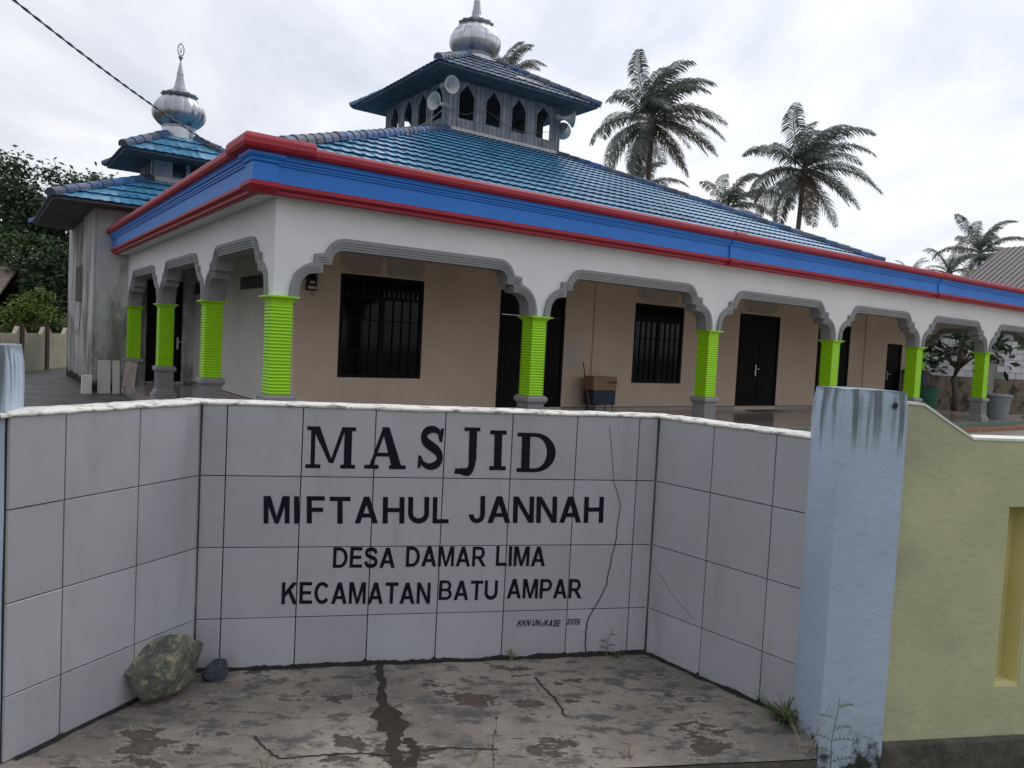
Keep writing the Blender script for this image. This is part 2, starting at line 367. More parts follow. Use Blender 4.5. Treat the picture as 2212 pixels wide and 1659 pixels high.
n_ = len(cr); wd = []
for p in cr: wd.append(.10 if 2.70 < p[1] < 2.86 else .034 if p[1] > 2.86 else .05)
ribbon(cr, wd, .002).build('crack', M['crack'], slab, fix=False)
ribbon(dens([(-.305, 2.644), (-.266, 2.564), (-.268, 2.462)], 5), .035, .002).build('crack', M['crack'], slab, fix=False)
ribbon(dens([(-.831, 2.604), (-.758, 2.516), (-.709, 2.475), (-.59, 2.504), (-.474, 2.53), (-.351, 2.532), (-.173, 2.596), (.016, 2.603)], 6, .004), .008, .0022).build('crack', M['crack'], slab, fix=False)
ribbon(dens([(.16, 3.20), (.235, 3.02), (.27, 2.87)], 6, .006), .008, .0022).build('crack', M['crack'], slab, fix=False)

# ------------------------------------------------------------------ sign wall
TOPZ = 1.111
sign = empty('sign_wall', (-.25, 3.3, 0)); SO = Vector((-.25, 3.3, 0))
tag(sign, 'low folded sign wall clad in square white tiles, lettered MASJID in black', 'wall')
def seg(P, Q):
    d = (Q - P); L_ = d.length; d.normalize(); nrm = Vector((d.y, -d.x, 0)); return P - SO, d, nrm, L_
rows = [(.004, .213), (.217, .513), (.517, .813), (.817, TOPZ - .004)]
segs = [(A, B, [-.03, .163, .463, .761]), (B, Cc, [0, .10, .40, .70, 1.0, 1.30, 1.60, 1.90, 1.9936]), (Cc, Dd, [0, .306, .606, .765])]
mg = MB()
for P, Q, js in segs:
    o, d, nr, L_ = seg(P, Q)
    b0 = o - d * (.0 if P is A else .0); th = .11
    # core behind the tiles
    mg.extr([(js[0], 0), (js[-1], 0), (js[-1], TOPZ - .002), (js[0], TOPZ - .002)], o - nr * .012, d, (0, 0, 1), -nr * (th - .012))
    for z0, z1 in rows:
        for x0, x1 in zip(js, js[1:]):
            g = .0021; a0 = x0 + g; a1 = x1 - g
            tb = MB(); tk = .012 + random.uniform(-.0012, .0006)
            w = a1 - a0; hh = z1 - z0
            bv = .0012
            cx = (a0 + a1) / 2; cz = (z0 + z1) / 2
            # bevelled square tile, slightly out of true
            ring = [(-w / 2, -hh / 2, 0), (w / 2, -hh / 2, 0), (w / 2, hh / 2, 0), (-w / 2, hh / 2, 0)]
            ring2 = [(-w / 2, -hh / 2, tk - bv), (w / 2, -hh / 2, tk - bv), (w / 2, hh / 2, tk - bv), (-w / 2, hh / 2, tk - bv)]
            ring3 = [(-w / 2 + bv, -hh / 2 + bv, tk), (w / 2 - bv, -hh / 2 + bv, tk), (w / 2 - bv, hh / 2 - bv, tk), (-w / 2 + bv, hh / 2 - bv, tk)]
            tx, tz = random.gauss(0, .0016), random.gauss(0, .0016)
            ring3 = [(a, b_, c_ + a * tx + b_ * tz) for a, b_, c_ in ring3]
            vs_ = [o - nr * .012 + d * (cx + a) + Vector((0, 0, cz + b_)) + nr * c_ for a, b_, c_ in ring + ring2 + ring3]
            tb.add(vs_, [(i, (i + 1) % 4, (i + 1) % 4 + 4, i + 4) for i in range(4)] + [(i + 4, (i + 1) % 4 + 4, (i + 1) % 4 + 8, i + 8) for i in range(4)] + [(8, 9, 10, 11)])
            tb.build('wall_tile', M['tile'], sign)
mg.build('wall_core', M['grout'], sign)
# rough plastered coping
def offset_pts(dist):      # offset the folded line towards (+) or away from (-) the camera
    oA, dA, nA, _ = seg(A, B); oB, dB, nB, _ = seg(B, Cc); oC, dC, nC, _ = seg(Cc, Dd)
    def isect(p, d, q, e_):
        den = d.x * e_.y - d.y * e_.x; t = ((q.x - p.x) * e_.y - (q.y - p.y) * e_.x) / den; return p + d * t
    a0 = oA + nA * dist; b0 = oB + nB * dist; c0 = oC + nC * dist
    return [a0 - dA * .06, isect(a0, dA, b0, dB), isect(b0, dB, c0, dC), Dd - SO + nC * dist + dC * .05]
fr = offset_pts(.005); bk = offset_pts(-.135)
def dl(p, n=24):
    out = []
    for a, b_ in zip(p, p[1:]): out += [a.lerp(b_, i / n) for i in range(n)]
    return out + [p[-1]]
F_, K_ = dl(fr), dl(bk); cm = MB(); kk = len(F_); vs_ = []
for i in range(kk):
    j = lambda a: random.uniform(-a, a)
    mid = F_[i].lerp(K_[i], .5)
    vs_ += [F_[i] + Vector((0, 0, TOPZ - .004 + j(.0025))), F_[i] + Vector((j(.002), j(.003), TOPZ + .005 + j(.0022))), F_[i].lerp(K_[i], .06) + Vector((0, 0, TOPZ + .008 + j(.0015))),
            mid + Vector((0, 0, TOPZ + .011 + j(.0015))), K_[i].lerp(F_[i], .06) + Vector((0, 0, TOPZ + .010 + j(.0016))), K_[i] + Vector((0, 0, TOPZ - .02))]
cm.add(vs_, [(6 * i + q, 6 * i + 6 + q, 6 * i + 7 + q, 6 * i + 1 + q) for i in range(kk - 1) for q in range(5)] + [(6 * i + 5, 6 * i + 11, 6 * i + 6, 6 * i) for i in range(kk - 1)])
cm.build('coping', M['coping'], sign, smooth=True)
# mould along the foot
for (P, Q, js), hmax in zip(segs, (.007, .012, .009)):
    o, d, nr, L_ = seg(P, Q); mb = MB(); npt = int(L_ / .012); vs_ = []
    for i in range(npt + 1):
        u = L_ * i / npt; nz = noise.noise(Vector((u * 9, P.x * 7, 0))) + .6 * noise.noise(Vector((u * 45, P.x, 3)))
        hh = max(.004, hmax * (1 + .9 * nz)); out = max(.004, .014 + .012 * noise.noise(Vector((u * 14, 5, P.x))))
        for jx in js[1:-1]:
            hh += .035 * math.exp(-((u - jx) / .004) ** 2) * random.random()
        vs_ += [o + d * u + nr * .0035 + Vector((0, 0, hh)), o + d * u + nr * (.006 + out * .4) + Vector((0, 0, hh * .45)), o + d * u + nr * (.008 + out) + Vector((0, 0, .0025))]
    mb.add(vs_, [(3 * i + q, 3 * i + 3 + q, 3 * i + 4 + q, 3 * i + 1 + q) for i in range(npt) for q in range(2)])
    mb.build('mould_line', M['mould'], sign, smooth=True)
# dark filler squeezed into the two inner corners
for P in (B, Cc):
    oB, dB, nB, _ = seg(B, Cc); p = P - SO; ins = (nB + (dB if P is B else -dB) * .45).normalized() * .006
    MB().tube([p + ins + Vector((0, 0, z)) for z in (.0, .3, .6, .9, TOPZ - .004)], [.0042, .0022, .003, .0025, .0042], 6).build('corner_joint', M['grout'], sign)
oB, dB, nB, LB = seg(B, Cc)
def on_sign(poly, lift, mb):
    mb.add([oB + dB * x + Vector((0, 0, z)) + nB * lift for x, z in poly], [tuple(range(len(poly)))])
crk = [(1.751, 1.069), (1.775, .911), (1.787, .819), (1.828, .693), (1.813, .516), (1.802, .473), (1.78, .321), (1.745, .245), (1.729, .22), (1.702, .17), (1.695, .111), (1.699, .008)]
crk = dens(crk, 5, .0025); wk = [.0012 + .0045 * min(1, max(0, (1.1 - p[1]))) ** .8 for p in crk]; mb = MB()
for i in range(len(crk) - 1):
    (x0, z0), (x1, z1) = crk[i], crk[i + 1]; on_sign([(x0 - wk[i] / 2, z0), (x0 + wk[i] / 2, z0), (x1 + wk[i + 1] / 2, z1), (x1 - wk[i + 1] / 2, z1)], .0012, mb)
mb.build('crack', M['crack'], sign, fix=False)
oC, dC, nC, LC = seg(Cc, Dd); mb = MB(); cr2 = dens([(.011, .434), (.123, .331), (.262, .242)], 6, .003)
for (x0, z0), (x1, z1) in zip(cr2, cr2[1:]):
    mb.add([oC + dC * x + Vector((0, 0, z + q)) + nC * .0012 for x, z, q in ((x0, z0, -.0008), (x1, z1, -.0008), (x1, z1, .0008), (x0, z0, .0008))], [(0, 1, 2, 3)])
mb.build('crack', M['crack'], sign, fix=False)

# painted lettering -------------------------------------------------------------
LIFT = .0014
def stroke(pts, ws):
    L_, Rr = [], []
    for i, (x, y) in enumerate(pts):
        x0, y0 = pts[max(i - 1, 0)]; x1, y1 = pts[min(i + 1, len(pts) - 1)]; dx, dy = x1 - x0, y1 - y0; q = math.hypot(dx, dy)
        w = ws[i] / 2; L_.append((x - dy / q * w, y + dx / q * w)); Rr.append((x + dy / q * w, y - dx / q * w))
    return [[L_[i], L_[i + 1], Rr[i + 1], Rr[i]] for i in range(len(pts) - 1)]
def smoothpts(pts, n=4):
    out = []
    for i in range(len(pts) - 1):
        p0, p1, p2, p3 = pts[max(i - 1, 0)], pts[i], pts[i + 1], pts[min(i + 2, len(pts) - 1)]
        for q in range(n):
            t = q / n; out.append(tuple(.5 * (2 * b + (c - a) * t + (2 * a - 5 * b + 4 * c - d) * t * t + (3 * b - a - 3 * c + d) * t ** 3) for a, b, c, d in zip(p0, p1, p2, p3)))
    return out + [pts[-1]]
def rc(x0, x1, y0, y1): return [(x0, y0), (x1, y0), (x1, y1), (x0, y1)]
sS = smoothpts([(.80, .72), (.78, .84), (.66, .925), (.46, .94), (.28, .88), (.21, .76), (.27, .645), (.46, .55), (.68, .44), (.80, .30), (.74, .15), (.56, .07), (.36, .065), (.17, .14), (.09, .27)])
arc = lambda cx, cy, rx, ry, a0, a1, n=14: [(cx + rx * math.cos(R(a0 + (a1 - a0) * i / n)), cy + ry * math.sin(R(a0 + (a1 - a0) * i / n))) for i in range(n + 1)]
oD, iD = arc(.46, .5, .54, .5, -90, 90), arc(.46, .5, .31, .40, -90, 90)
jh = smoothpts([(.71, .45), (.70, .25), (.62, .10), (.44, .055), (.22, .085)])
SERIF = {
    'M': [rc(0, .30, 0, .095), rc(.70, 1, 0, .095), rc(.02, .26, .905, 1), rc(.76, 1, .905, 1), rc(.10, .185, .05, .95), rc(.765, .92, .05, .95),
          [(.11, 1), (.27, 1), (.545, .13), (.47, .13)], [(.72, 1), (.80, 1), (.56, .13), (.48, .13)]],
    'A': [rc(0, .34, 0, .095), rc(.60, 1, 0, .095), [(.11, .05), (.20, .05), (.50, .92), (.44, 1)], [(.66, .05), (.90, .05), (.585, 1), (.41, 1), (.44, .86)], rc(.27, .70, .30, .39)],
    'S': stroke(sS, [(.11 + .13 * math.sin(math.pi * i / (len(sS) - 1)) ** 1.5) for i in range(len(sS))]) + [[(.76, .66), (.87, .64), (.93, .97), (.82, .97)], [(.02, .33), (.13, .30), (.10, .02), (0, .02)]],
    'J': [rc(.36, 1, .925, 1), rc(.56, .87, .3, .95)] + stroke(jh, [.31 - .012 * i for i in range(len(jh))]) + [[(0, .02), (.27, .01), (.24, .13), (.03, .13)]],
    'I': [rc(0, 1, .90, 1), rc(0, 1, 0, .10), rc(.27, .73, .05, .95)],
    'D': [rc(0, .46, .90, 1), rc(0, .46, 0, .10), rc(.115, .33, .05, .95)] + [[oD[i], oD[i + 1], iD[i + 1], iD[i]] for i in range(14)]}
lm = MB(); q_ = 0
for ch, x0, x1, z0, z1, sk in [('M', .416, .621, .852, 1.029, -.002), ('A', .659, .835, .853, 1.033, -.004), ('S', .886, 1.006, .856, 1.04, -.004), ('J', 1.048, 1.158, .833, 1.042, -.004), ('I', 1.203, 1.277, .855, 1.032, -.004), ('D', 1.327, 1.506, .848, 1.025, -.004)]:
    for poly in SERIF[ch]:
        q_ += 1; on_sign([(x0 + (x1 - x0) * px + sk * py, z0 + (z1 - z0) * py) for px, py in poly], LIFT + .00003 * (q_ % 9), lm)
lm.build('lettering', M['ink'], sign, fix=False)
def bowl(cx, cy, rx, ry, w, wv, a0=-90, a1=90, n=12):
    o, i2 = arc(cx, cy, rx, ry, a0, a1, n), arc(cx, cy, rx - w, ry - wv, a0, a1, n); return [[o[q], o[q + 1], i2[q + 1], i2[q]] for q in range(n)]
s2 = smoothpts([(.74, .70), (.66, .86), (.44, .915), (.20, .86), (.12, .72), (.22, .60), (.44, .52), (.68, .43), (.76, .28), (.66, .135), (.42, .085), (.18, .135), (.09, .31)])
Pb = [rc(0, .21, 0, 1), rc(.2, .5, .845, 1), rc(.2, .5, .37, .525)] + bowl(.5, .685, .36, .315, .2, .157)
SANS = {'A': (1., [[(0, 0), (.23, 0), (.62, 1), (.38, 1)], [(.77, 0), (1, 0), (.62, 1), (.38, 1)], rc(.24, .76, .22, .37)]),
    'B': (.88, [rc(0, .21, 0, 1), rc(.2, .47, .85, 1), rc(.2, .5, .44, .58), rc(.2, .5, 0, .15)] + bowl(.46, .72, .36, .28, .2, .14) + bowl(.5, .29, .38, .29, .2, .145)),
    'C': (.94, bowl(.5, .5, .5, .51, .215, .165, 38, 322, 20)), 'D': (.92, [rc(0, .21, 0, 1), rc(.2, .43, .84, 1), rc(.2, .43, 0, .16)] + bowl(.42, .5, .5, .5, .21, .16)),
    'E': (.80, [rc(0, .21, 0, 1), rc(.2, .77, .84, 1), rc(.2, .72, .43, .585), rc(.2, .80, 0, .16)]), 'F': (.74, [rc(0, .21, 0, 1), rc(.2, .74, .84, 1), rc(.2, .67, .42, .58)]),
    'H': (.9, [rc(0, .21, 0, 1), rc(.69, .9, 0, 1), rc(.2, .7, .43, .59)]), 'I': (.21, [rc(0, .21, 0, 1)]),
    'J': (.7, [rc(.49, .7, .3, 1)] + bowl(.35, .32, .35, .33, .21, .165, 180, 360)), 'K': (.98, [rc(0, .21, 0, 1), [(.2, .32), (.2, .56), (.66, 1), (.95, 1)], [(.36, .58), (.52, .72), (.99, 0), (.73, 0)]]),
    'L': (.76, [rc(0, .21, 0, 1), rc(.2, .76, 0, .16)]), 'M': (1.08, [rc(0, .2, 0, 1), rc(.88, 1.08, 0, 1), [(.05, 1), (.29, 1), (.62, 0), (.46, 0)], [(.79, 1), (1.03, 1), (.62, 0), (.46, 0)]]),
    'N': (.9, [rc(0, .2, 0, 1), rc(.7, .9, 0, 1), [(0, 1), (.22, 1), (.9, 0), (.68, 0)]]), 'P': (.86, Pb), 'R': (.97, Pb + [[(.36, .42), (.58, .46), (.97, 0), (.72, 0)]]),
    'S': (.85, stroke(s2, [.195] * len(s2))), 'T': (.84, [rc(0, .84, .84, 1), rc(.315, .525, 0, .9)]), 'U': (.9, [rc(0, .21, .36, 1), rc(.69, .9, .36, 1)] + bowl(.45, .37, .45, .38, .21, .2, 180, 360))}
def word(mb, txt, x0, x1, zl, zr, h, off=.03, shear=0., lean=0., gap=.13):
    tot = sum(SANS[c][0] for c in txt) + gap * (len(txt) - 1); kx = (x1 - x0) / tot; x = 0; q = 0
    for c in txt:
        jz = random.uniform(-.0012, .0012); jl = random.uniform(-.015, .015)
        for poly in SANS[c][1]:
            q += 1
            on_sign([(x0 + (x + px) * kx + (lean + shear + jl) * py * h, zl + (zr - zl) * (x + px) / tot + h * py + jz) for px, py in poly], LIFT + .00003 * (q % 9), mb)
        x += SANS[c][0] + gap
l1 = MB()
for t_, x0, x1 in (('M', .257, .361), ('I', .379, .400), ('F', .431, .505), ('T', .525, .611), ('A', .629, .727), ('H', .747, .840), ('U', .856, .947), ('L', .962, 1.033)):
    word(l1, t_, x0, x1, .616, .616, .116, lean=-.03)
jx = 1.123
for t_, w in (('J', .072), ('A', .104), ('N', .096), ('N', .096), ('A', .104), ('H', .094)):
    word(l1, t_, jx, jx + w, .618, .619, .120, lean=-.03); jx += w + .0118
l1.build('lettering', M['ink'], sign, fix=False)
l2 = MB(); word(l2, 'DESA', .545, .807, .425, .421, .089); word(l2, 'DAMAR', .854, 1.209, .426, .422, .089); word(l2, 'LIMA', 1.254, 1.482, .423, .420, .090)
l2.build('lettering', M['ink'], sign, fix=False)
l3 = MB(); word(l3, 'KECAMATAN', .340, .967, .273, .259, .094); word(l3, 'BATU', 1.004, 1.269, .275, .269, .088); word(l3, 'AMPAR', 1.312, 1.665, .275, .267, .089)
l3.build('lettering', M['ink'], sign, fix=False)
SANS['2'] = (.8, stroke(smoothpts([(.10, .68), (.18, .86), (.40, .91), (.64, .82), (.66, .64), (.48, .42), (.20, .16), (.10, .08)]), [.17] * 29) + [rc(.06, .76, 0, .15)])
SANS['0'] = (.8, bowl(.4, .5, .39, .5, .17, .15, 0, 360, 22)); SANS['1'] = (.45, [rc(.22, .42, 0, 1), [(.0, .66), (.0, .80), (.24, .98), (.24, .80)]])
SANS['9'] = (.8, bowl(.4, .67, .37, .33, .17, .14, 0, 360, 18) + stroke(smoothpts([(.70, .70), (.70, .45), (.58, .16), (.34, .06), (.12, .14)]), [.16] * 17))
l4 = MB(); word(l4, 'KKN', 1.366, 1.424, .146, .144, .029, shear=.25); word(l4, 'UN', 1.435, 1.471, .144, .143, .029, shear=.25); word(l4, 'U', 1.476, 1.489, .143, .143, .018, shear=.25); word(l4, 'KASE', 1.492, 1.567, .142, .14, .030, shear=.2); word(l4, '2019', 1.6, 1.662, .146, .144, .028, shear=.15)
l4.build('lettering', M['ink'], sign, fix=False)

# ------------------------------------------------------------------ gate posts and yellow wall
def post(name, pts, z0, z1, label):
    c = sum((Vector((x, y, 0)) for x, y in pts), Vector()) / 4
    o = empty(name, (c.x, c.y, z0)); tag(o, label, 'post', 'rendered posts at the ends of the sign wall')
    mb = MB(); nz = 26; vs_ = []; ring = []
    for i in range(4):
        a, b_ = Vector((*pts[i], 0)) - c, Vector((*pts[(i + 1) % 4], 0)) - c
        for q in range(5): ring.append(a.lerp(b_, q / 5) * (1 - .035 * (q == 0)))
    nr = len(ring)
    for k2 in range(nz + 1):
        z = (z1 - z0) * k2 / nz
        for i, p in enumerate(ring):
            w = .004 * noise.noise(Vector((p.x * 6, p.y * 6, z * 3 + c.x))); s_ = 1 - (.06 if k2 == nz else .012 if k2 == nz - 1 else 0)
            vs_.append(p * s_ * (1 + w * 4) + Vector((0, 0, z - (0 if k2 < nz else -.0) + .004 * noise.noise(p * 12) * (k2 == nz))))
    fs_ = [(k2 * nr + i, k2 * nr + (i + 1) % nr, (k2 + 1) * nr + (i + 1) % nr, (k2 + 1) * nr + i) for k2 in range(nz) for i in range(nr)] + [tuple(nz * nr + i for i in range(nr))]
    mb.add(vs_, fs_); mb.build('shaft', M['post'], o)
    # knocked-out hole and thin vertical hairline
    return o, c
pr_, cpost = post('gate_post', [(1.195, 2.755), (1.465, 2.806), (1.43, 3.02), (1.165, 2.97)], -.24, 1.315, 'pale blue square post with dark run-off stains beside the yellow wall')
mb = MB(); hp = Vector((1.40, 2.794, 0)); d_ = (Vector((1.465, 2.806, 0)) - Vector((1.195, 2.755, 0))).normalized(); nf = Vector((d_.y, -d_.x, 0))
ring = [(.013 * math.cos(a) * random.uniform(.75, 1.2), .011 * math.sin(a) * random.uniform(.8, 1.2)) for a in [i * math.pi / 6 for i in range(12)]]
mb.add([hp - cpost + d_ * (x - .0) + nf * .006 + Vector((0, 0, 1.262 + .24 + z)) for x, z in ring], [tuple(range(12))])
mb.build('knocked_hole', M['crack'], pr_, fix=False)
post('gate_post', [(-1.84, 2.255), (-1.562, 2.365), (-1.645, 2.59), (-1.92, 2.48)], -.24, 1.33, 'pale blue square post at the left edge of the picture')
# yellow fence wall with vertical slots
WD = Vector((math.cos(R(11)), math.sin(R(11)), 0)); WN = Vector((WD.y, -WD.x, 0)); WO = Vector((1.475, 2.875, 0))
yw = empty('yellow_wall', WO); tag(yw, 'dull yellow rendered wall with a stepped top and vertical slots right of the post', 'wall')
def ywpanel(x0, x1, z0f, z1f):
    mb = MB(); mb.extr([(x0, z0f), (x1, z0f), (x1, z1f), (x0, z1f)] if not callable(z1f) else None, (0, 0, 0), WD, (0, 0, 1), -WN * .11); return mb
slots = [.50 + .235 * i for i in range(20)]; SW = .115; WZ0, WZ1 = .16, .88; WT = 1.137
mb = MB(); mb.extr([(-.02, -.30), (.50, -.30), (.50, WT), (.315, WT), (.20, 1.198), (.10, 1.255), (.085, 1.262), (-.02, 1.266)], (0, 0, 0), WD, (0, 0, 1), -WN * .11)
x = .50
for sx in slots:
    if sx > x + .001: mb.extr([(x, -.3), (sx, -.3), (sx, WT), (x, WT)], (0, 0, 0), WD, (0, 0, 1), -WN * .11)
    mb.extr([(sx, -.3), (sx + SW, -.3), (sx + SW, WZ0), (sx, WZ0)], (0, 0, 0), WD, (0, 0, 1), -WN * .11)
    mb.extr([(sx, WZ1), (sx + SW, WZ1), (sx + SW, WT), (sx, WT)], (0, 0, 0), WD, (0, 0, 1), -WN * .11)
    x = sx + SW
mb.build('wall_face', M['yellow'], yw)
for sx in slots:       # lined slots: lighter yellow on the reveals and back
    t_ = .006; mb = MB()
    mb.extr([(sx, WZ0), (sx + t_, WZ0), (sx + t_, WZ1), (sx, WZ1)], -WN * .004, WD, (0, 0, 1), -WN * .10)
    mb.extr([(sx + SW - t_, WZ0), (sx + SW, WZ0), (sx + SW, WZ1), (sx + SW - t_, WZ1)], -WN * .004, WD, (0, 0, 1), -WN * .10)
    mb.extr([(sx + t_, WZ0), (sx + SW - t_, WZ0), (sx + SW - t_, WZ0 + .012), (sx + t_, WZ0 + .012)], -WN * .004, WD, (0, 0, 1), -WN * .10)
    mb.extr([(sx + t_, WZ0 + .012), (sx + SW - t_, WZ0 + .012), (sx + SW - t_, WZ1), (sx + t_, WZ1)], -WN * .085, WD, (0, 0, 1), -WN * .012)
    mb.build('slot', M['yellowin'], yw)
mb = MB(); tp = [(-.01, 1.267), (.085, 1.263), (.10, 1.256), (.20, 1.199), (.315, 1.138), (5.08, 1.138)]
mb.extr(tp + [(x, z + .010) for x, z in reversed(tp)], WN * .004, WD, (0, 0, 1), -WN * .118); mb.build('top', M['capwhite'], yw)
mb = MB(); mb.extr([(-.05, -.30), (5.08, -.30), (5.08, -.045), (-.05, -.035)], WN * .03, WD, (0, 0, 1), -WN * .03); mb.build('plinth', M['slabedge'], yw, bevel=.01)
mb = MB(); pc = dens([(.09, .46), (.13, .475), (.20, .50), (.235, .475), (.265, .41), (.285, .37)], 5, .003)
for (x0, z0), (x1, z1) in zip(pc, pc[1:]): mb.add([WD * x + Vector((0, 0, z)) + WN * .003 for x, z in ((x0, z0 - .0008), (x1, z1 - .0008), (x1, z1 + .0008), (x0, z0 + .0008))], [(0, 1, 2, 3)])
mb.build('crack', M['patch'], yw, fix=False)

# ------------------------------------------------------------------ rocks
def rock(name, loc, scale, seed, m_, label, rz=0, tilt=(0, 0)):
    bm = bmesh.new(); bmesh.ops.create_icosphere(bm, subdivisions=5, radius=1)
    rnd = random.Random(seed); cuts = [(Vector((rnd.gauss(0, 1), rnd.gauss(0, 1), rnd.gauss(0, .8))).normalized(), rnd.uniform(.50, .80)) for _ in range(13)]
    for v in bm.verts:
        p = v.co.copy()
        for n2, c2 in cuts:
            dd = p.dot(n2) - c2
            if dd > 0: p -= n2 * dd * .93
        nz = noise.fractal(p * 2.2 + Vector((seed, 0, 0)), 1, 2, 5) * .05 + noise.fractal(p * 9 + Vector((seed, 0, 0)), 1, 2, 4) * .022
        v.co = p + p.normalized() * nz
    bmesh.ops.transform(bm, matrix=Matrix.Rotation(rz, 4, 'Z') @ Matrix.Rotation(tilt[0], 4, 'X') @ Matrix.Rotation(tilt[1], 4, 'Y') @ Matrix.Diagonal((*scale, 1)), verts=bm.verts)
    zmin = min(v.co.z for v in bm.verts)
    for v in bm.verts: v.co.z -= zmin + .008
    me = bpy.data.meshes.new(name); bm.to_mesh(me); bm.free()
    for p in me.polygons: p.use_smooth = True
    o = link(name, me, m_, loc=loc); tag(o, label, 'rock'); return o
rock('rock', (-1.268, 2.872, 0), (.200, .112, .122), 5, M['rock'], 'large lichen-flecked green grey rock on the slab against the left wing', rz=R(40), tilt=(0, R(-24)))
rock('rock', (-1.135, 3.035, 0), (.062, .05, .062), 9, M['rockdark'], 'small dark slate rock tucked behind the large rock', rz=R(10))

# ------------------------------------------------------------------ mosque hall (local axes: x along the right front, y inwards)
hall = empty('mosque_hall', C0, YAW)
tag(hall, 'single storey mosque hall with lime green porch columns and blue and red fascia', 'mosque')
CAPZ, SHZ = 1.882, .632
colR = [0, 4.07, 8.18, 12.2, 15.79, 19.4, 23.0]; colL = [3.307, 6.966, 10.62]; colE = [3.5, 7.1, 10.7]
mp_ = MB(); mp_.frust(0, 0, [(.215, .215, 0), (.215, .215, .085), (.185, .185, .10), (.185, .185, .135), (.155, .155, .165), (.15, .15, .50), (.165, .165, .52), (.192, .192, .555), (.192, .192, .60), (.17, .17, SHZ)])
for i in range(7):
    a = -.12 + .24 * i / 6
    for sx in (-1, 1):
        mp_.box(a - .009, a + .009, sx * .152 - .006, sx * .152 + .006, .20, .47); mp_.box(sx * .152 - .006, sx * .152 + .006, a - .009, a + .009, .20, .47)
me_ped = mp_.mesh('pedestal'); me_ped.materials.append(M['trim'])
rings = []; nr_ = 27; z0_, z1_ = SHZ, 1.775
for i in range(nr_):
    za_ = z0_ + (z1_ - z0_) * i / nr_; hh = (z1_ - z0_) / nr_
    for q, w in ((.0, .127), (.18, .138), (.42, .1425), (.66, .138), (.86, .127)): rings.append((w, w, za_ + hh * q))
rings.append((.130, .130, z1_))
ms_ = MB(); ms_.frust(0, 0, rings); me_sh = ms_.mesh('column'); me_sh.materials.append(M['green'])
mc_ = MB(); mc_.frust(0, 0, [(.132, .132, 1.775), (.136, .136, 1.80), (.15, .15, 1.83), (.178, .178, 1.855), (.20, .20, 1.862), (.20, .20, CAPZ)]); me_cap = mc_.mesh('capital'); me_cap.materials.append(M['green'])
for s, t in [(x, 0) for x in colR] + [(0, y) for y in colL] + [(23, y) for y in colE]:
    c_ = link('column', me_sh, parent=hall, loc=(s, t, 0)); link('pedestal', me_ped, parent=c_); link('capital', me_cap, parent=c_)
OUT = [(.077, 1.884), (.085, 2.0), (.105, 2.085), (.135, 2.16), (.177, 2.222), (.235, 2.275), (.298, 2.314), (.391, 2.354), (.397, 2.456), (.534, 2.478), (.556, 2.525), (.584, 2.568), (.62, 2.612), (.667, 2.65), (.72, 2.678), (.79, 2.692)]
INN = [(.21, 1.884), (.213, 1.97), (.225, 2.056), (.248, 2.11), (.28, 2.15), (.33, 2.19), (.40, 2.212), (.517, 2.222), (.519, 2.33), (.636, 2.337), (.638, 2.39), (.65, 2.44), (.672, 2.475), (.70, 2.505), (.74, 2.53), (.79, 2.54)]
def sym(pts, W): return pts + [(W - x, z) for x, z in reversed(pts)]
def arcade(cols, fn, wallparts=True):
    """fn(a, o, z) -> local point: a along the wall, o outwards"""
    TH = .11
    for a0, a1 in zip(cols, cols[1:]):
        W = a1 - a0; O_ = [(a0 + x, z) for x, z in sym(OUT, W)]; I_ = [(a0 + x, z) for x, z in sym(INN, W)]
        wb = MB(); pl = [(a0, CAPZ + .002)] + I_ + [(a1, CAPZ + .002)]
        for (x0, z0), (x1, z1) in zip(pl, pl[1:]):
            for o in (TH, -TH):
                if abs(x1 - x0) > 1e-4: wb.add([fn(x0, o, z0), fn(x1, o, z1), fn(x1, o, 3.3), fn(x0, o, 3.3)], [(0, 1, 2, 3)])
            wb.add([fn(x0, TH, z0), fn(x1, TH, z1), fn(x1, -TH, z1), fn(x0, -TH, z0)], [(0, 1, 2, 3)])
        wb.build('arcade_wall', M['white'], hall)
        for side in (1, -1):
            tb = MB(); prof = [(0, 0), (0, .052), (.34, .052), (.36, .040), (.56, .040), (.58, .028), (.78, .028), (.80, .016), (1.0, .016), (1.03, -.03)]
            lines = [[fn(ox + (ix - ox) * w, side * (TH + p), oz + (iz - oz) * w) for (ox, oz), (ix, iz) in zip(O_, I_)] for w, p in prof]
            n2 = len(O_); vs_ = [p for l_ in lines for p in l_]
            tb.add(vs_, [(k2 * n2 + i, k2 * n2 + i + 1, (k2 + 1) * n2 + i + 1, (k2 + 1) * n2 + i) for k2 in range(len(prof) - 1) for i in range(n2 - 1)])
            tb.build('arch_trim', M['trim'], hall)
        sb = MB()       # painted soffit of the arch
        vs_ = [fn(x, TH - .004, z - .003) for x, z in I_] + [fn(x, -TH + .004, z - .003) for x, z in I_]; n2 = len(I_)
        sb.add(vs_, [(i, i + 1, n2 + i + 1, n2 + i) for i in range(n2 - 1)]); sb.build('arch_soffit', M['trim'], hall)
arcade(colR, lambda a, o, z: (a, -o, z))
arcade([0] + colL, lambda a, o, z: (-o, a, z))
arcade([0] + colE, lambda a, o, z: (23 + o, a, z))
wb = MB(); wb.box(-.11, .11, 10.62, 10.93, 1.884, 3.3); wb.build('arcade_wall', M['white'], hall)
wb = MB(); wb.box(22.89, 23.11, 10.7, 22, 0, 3.3); wb.build('arcade_wall', M['white'], hall)
# corner piers of the arcade wall
for s, t in ((0, 0), (23, 0)):
    pb = MB(); pb.frust(s, t, [(.118, .118, CAPZ + .003), (.118, .118, 3.28)]); pb.build('corner_pier', M['white'], hall)
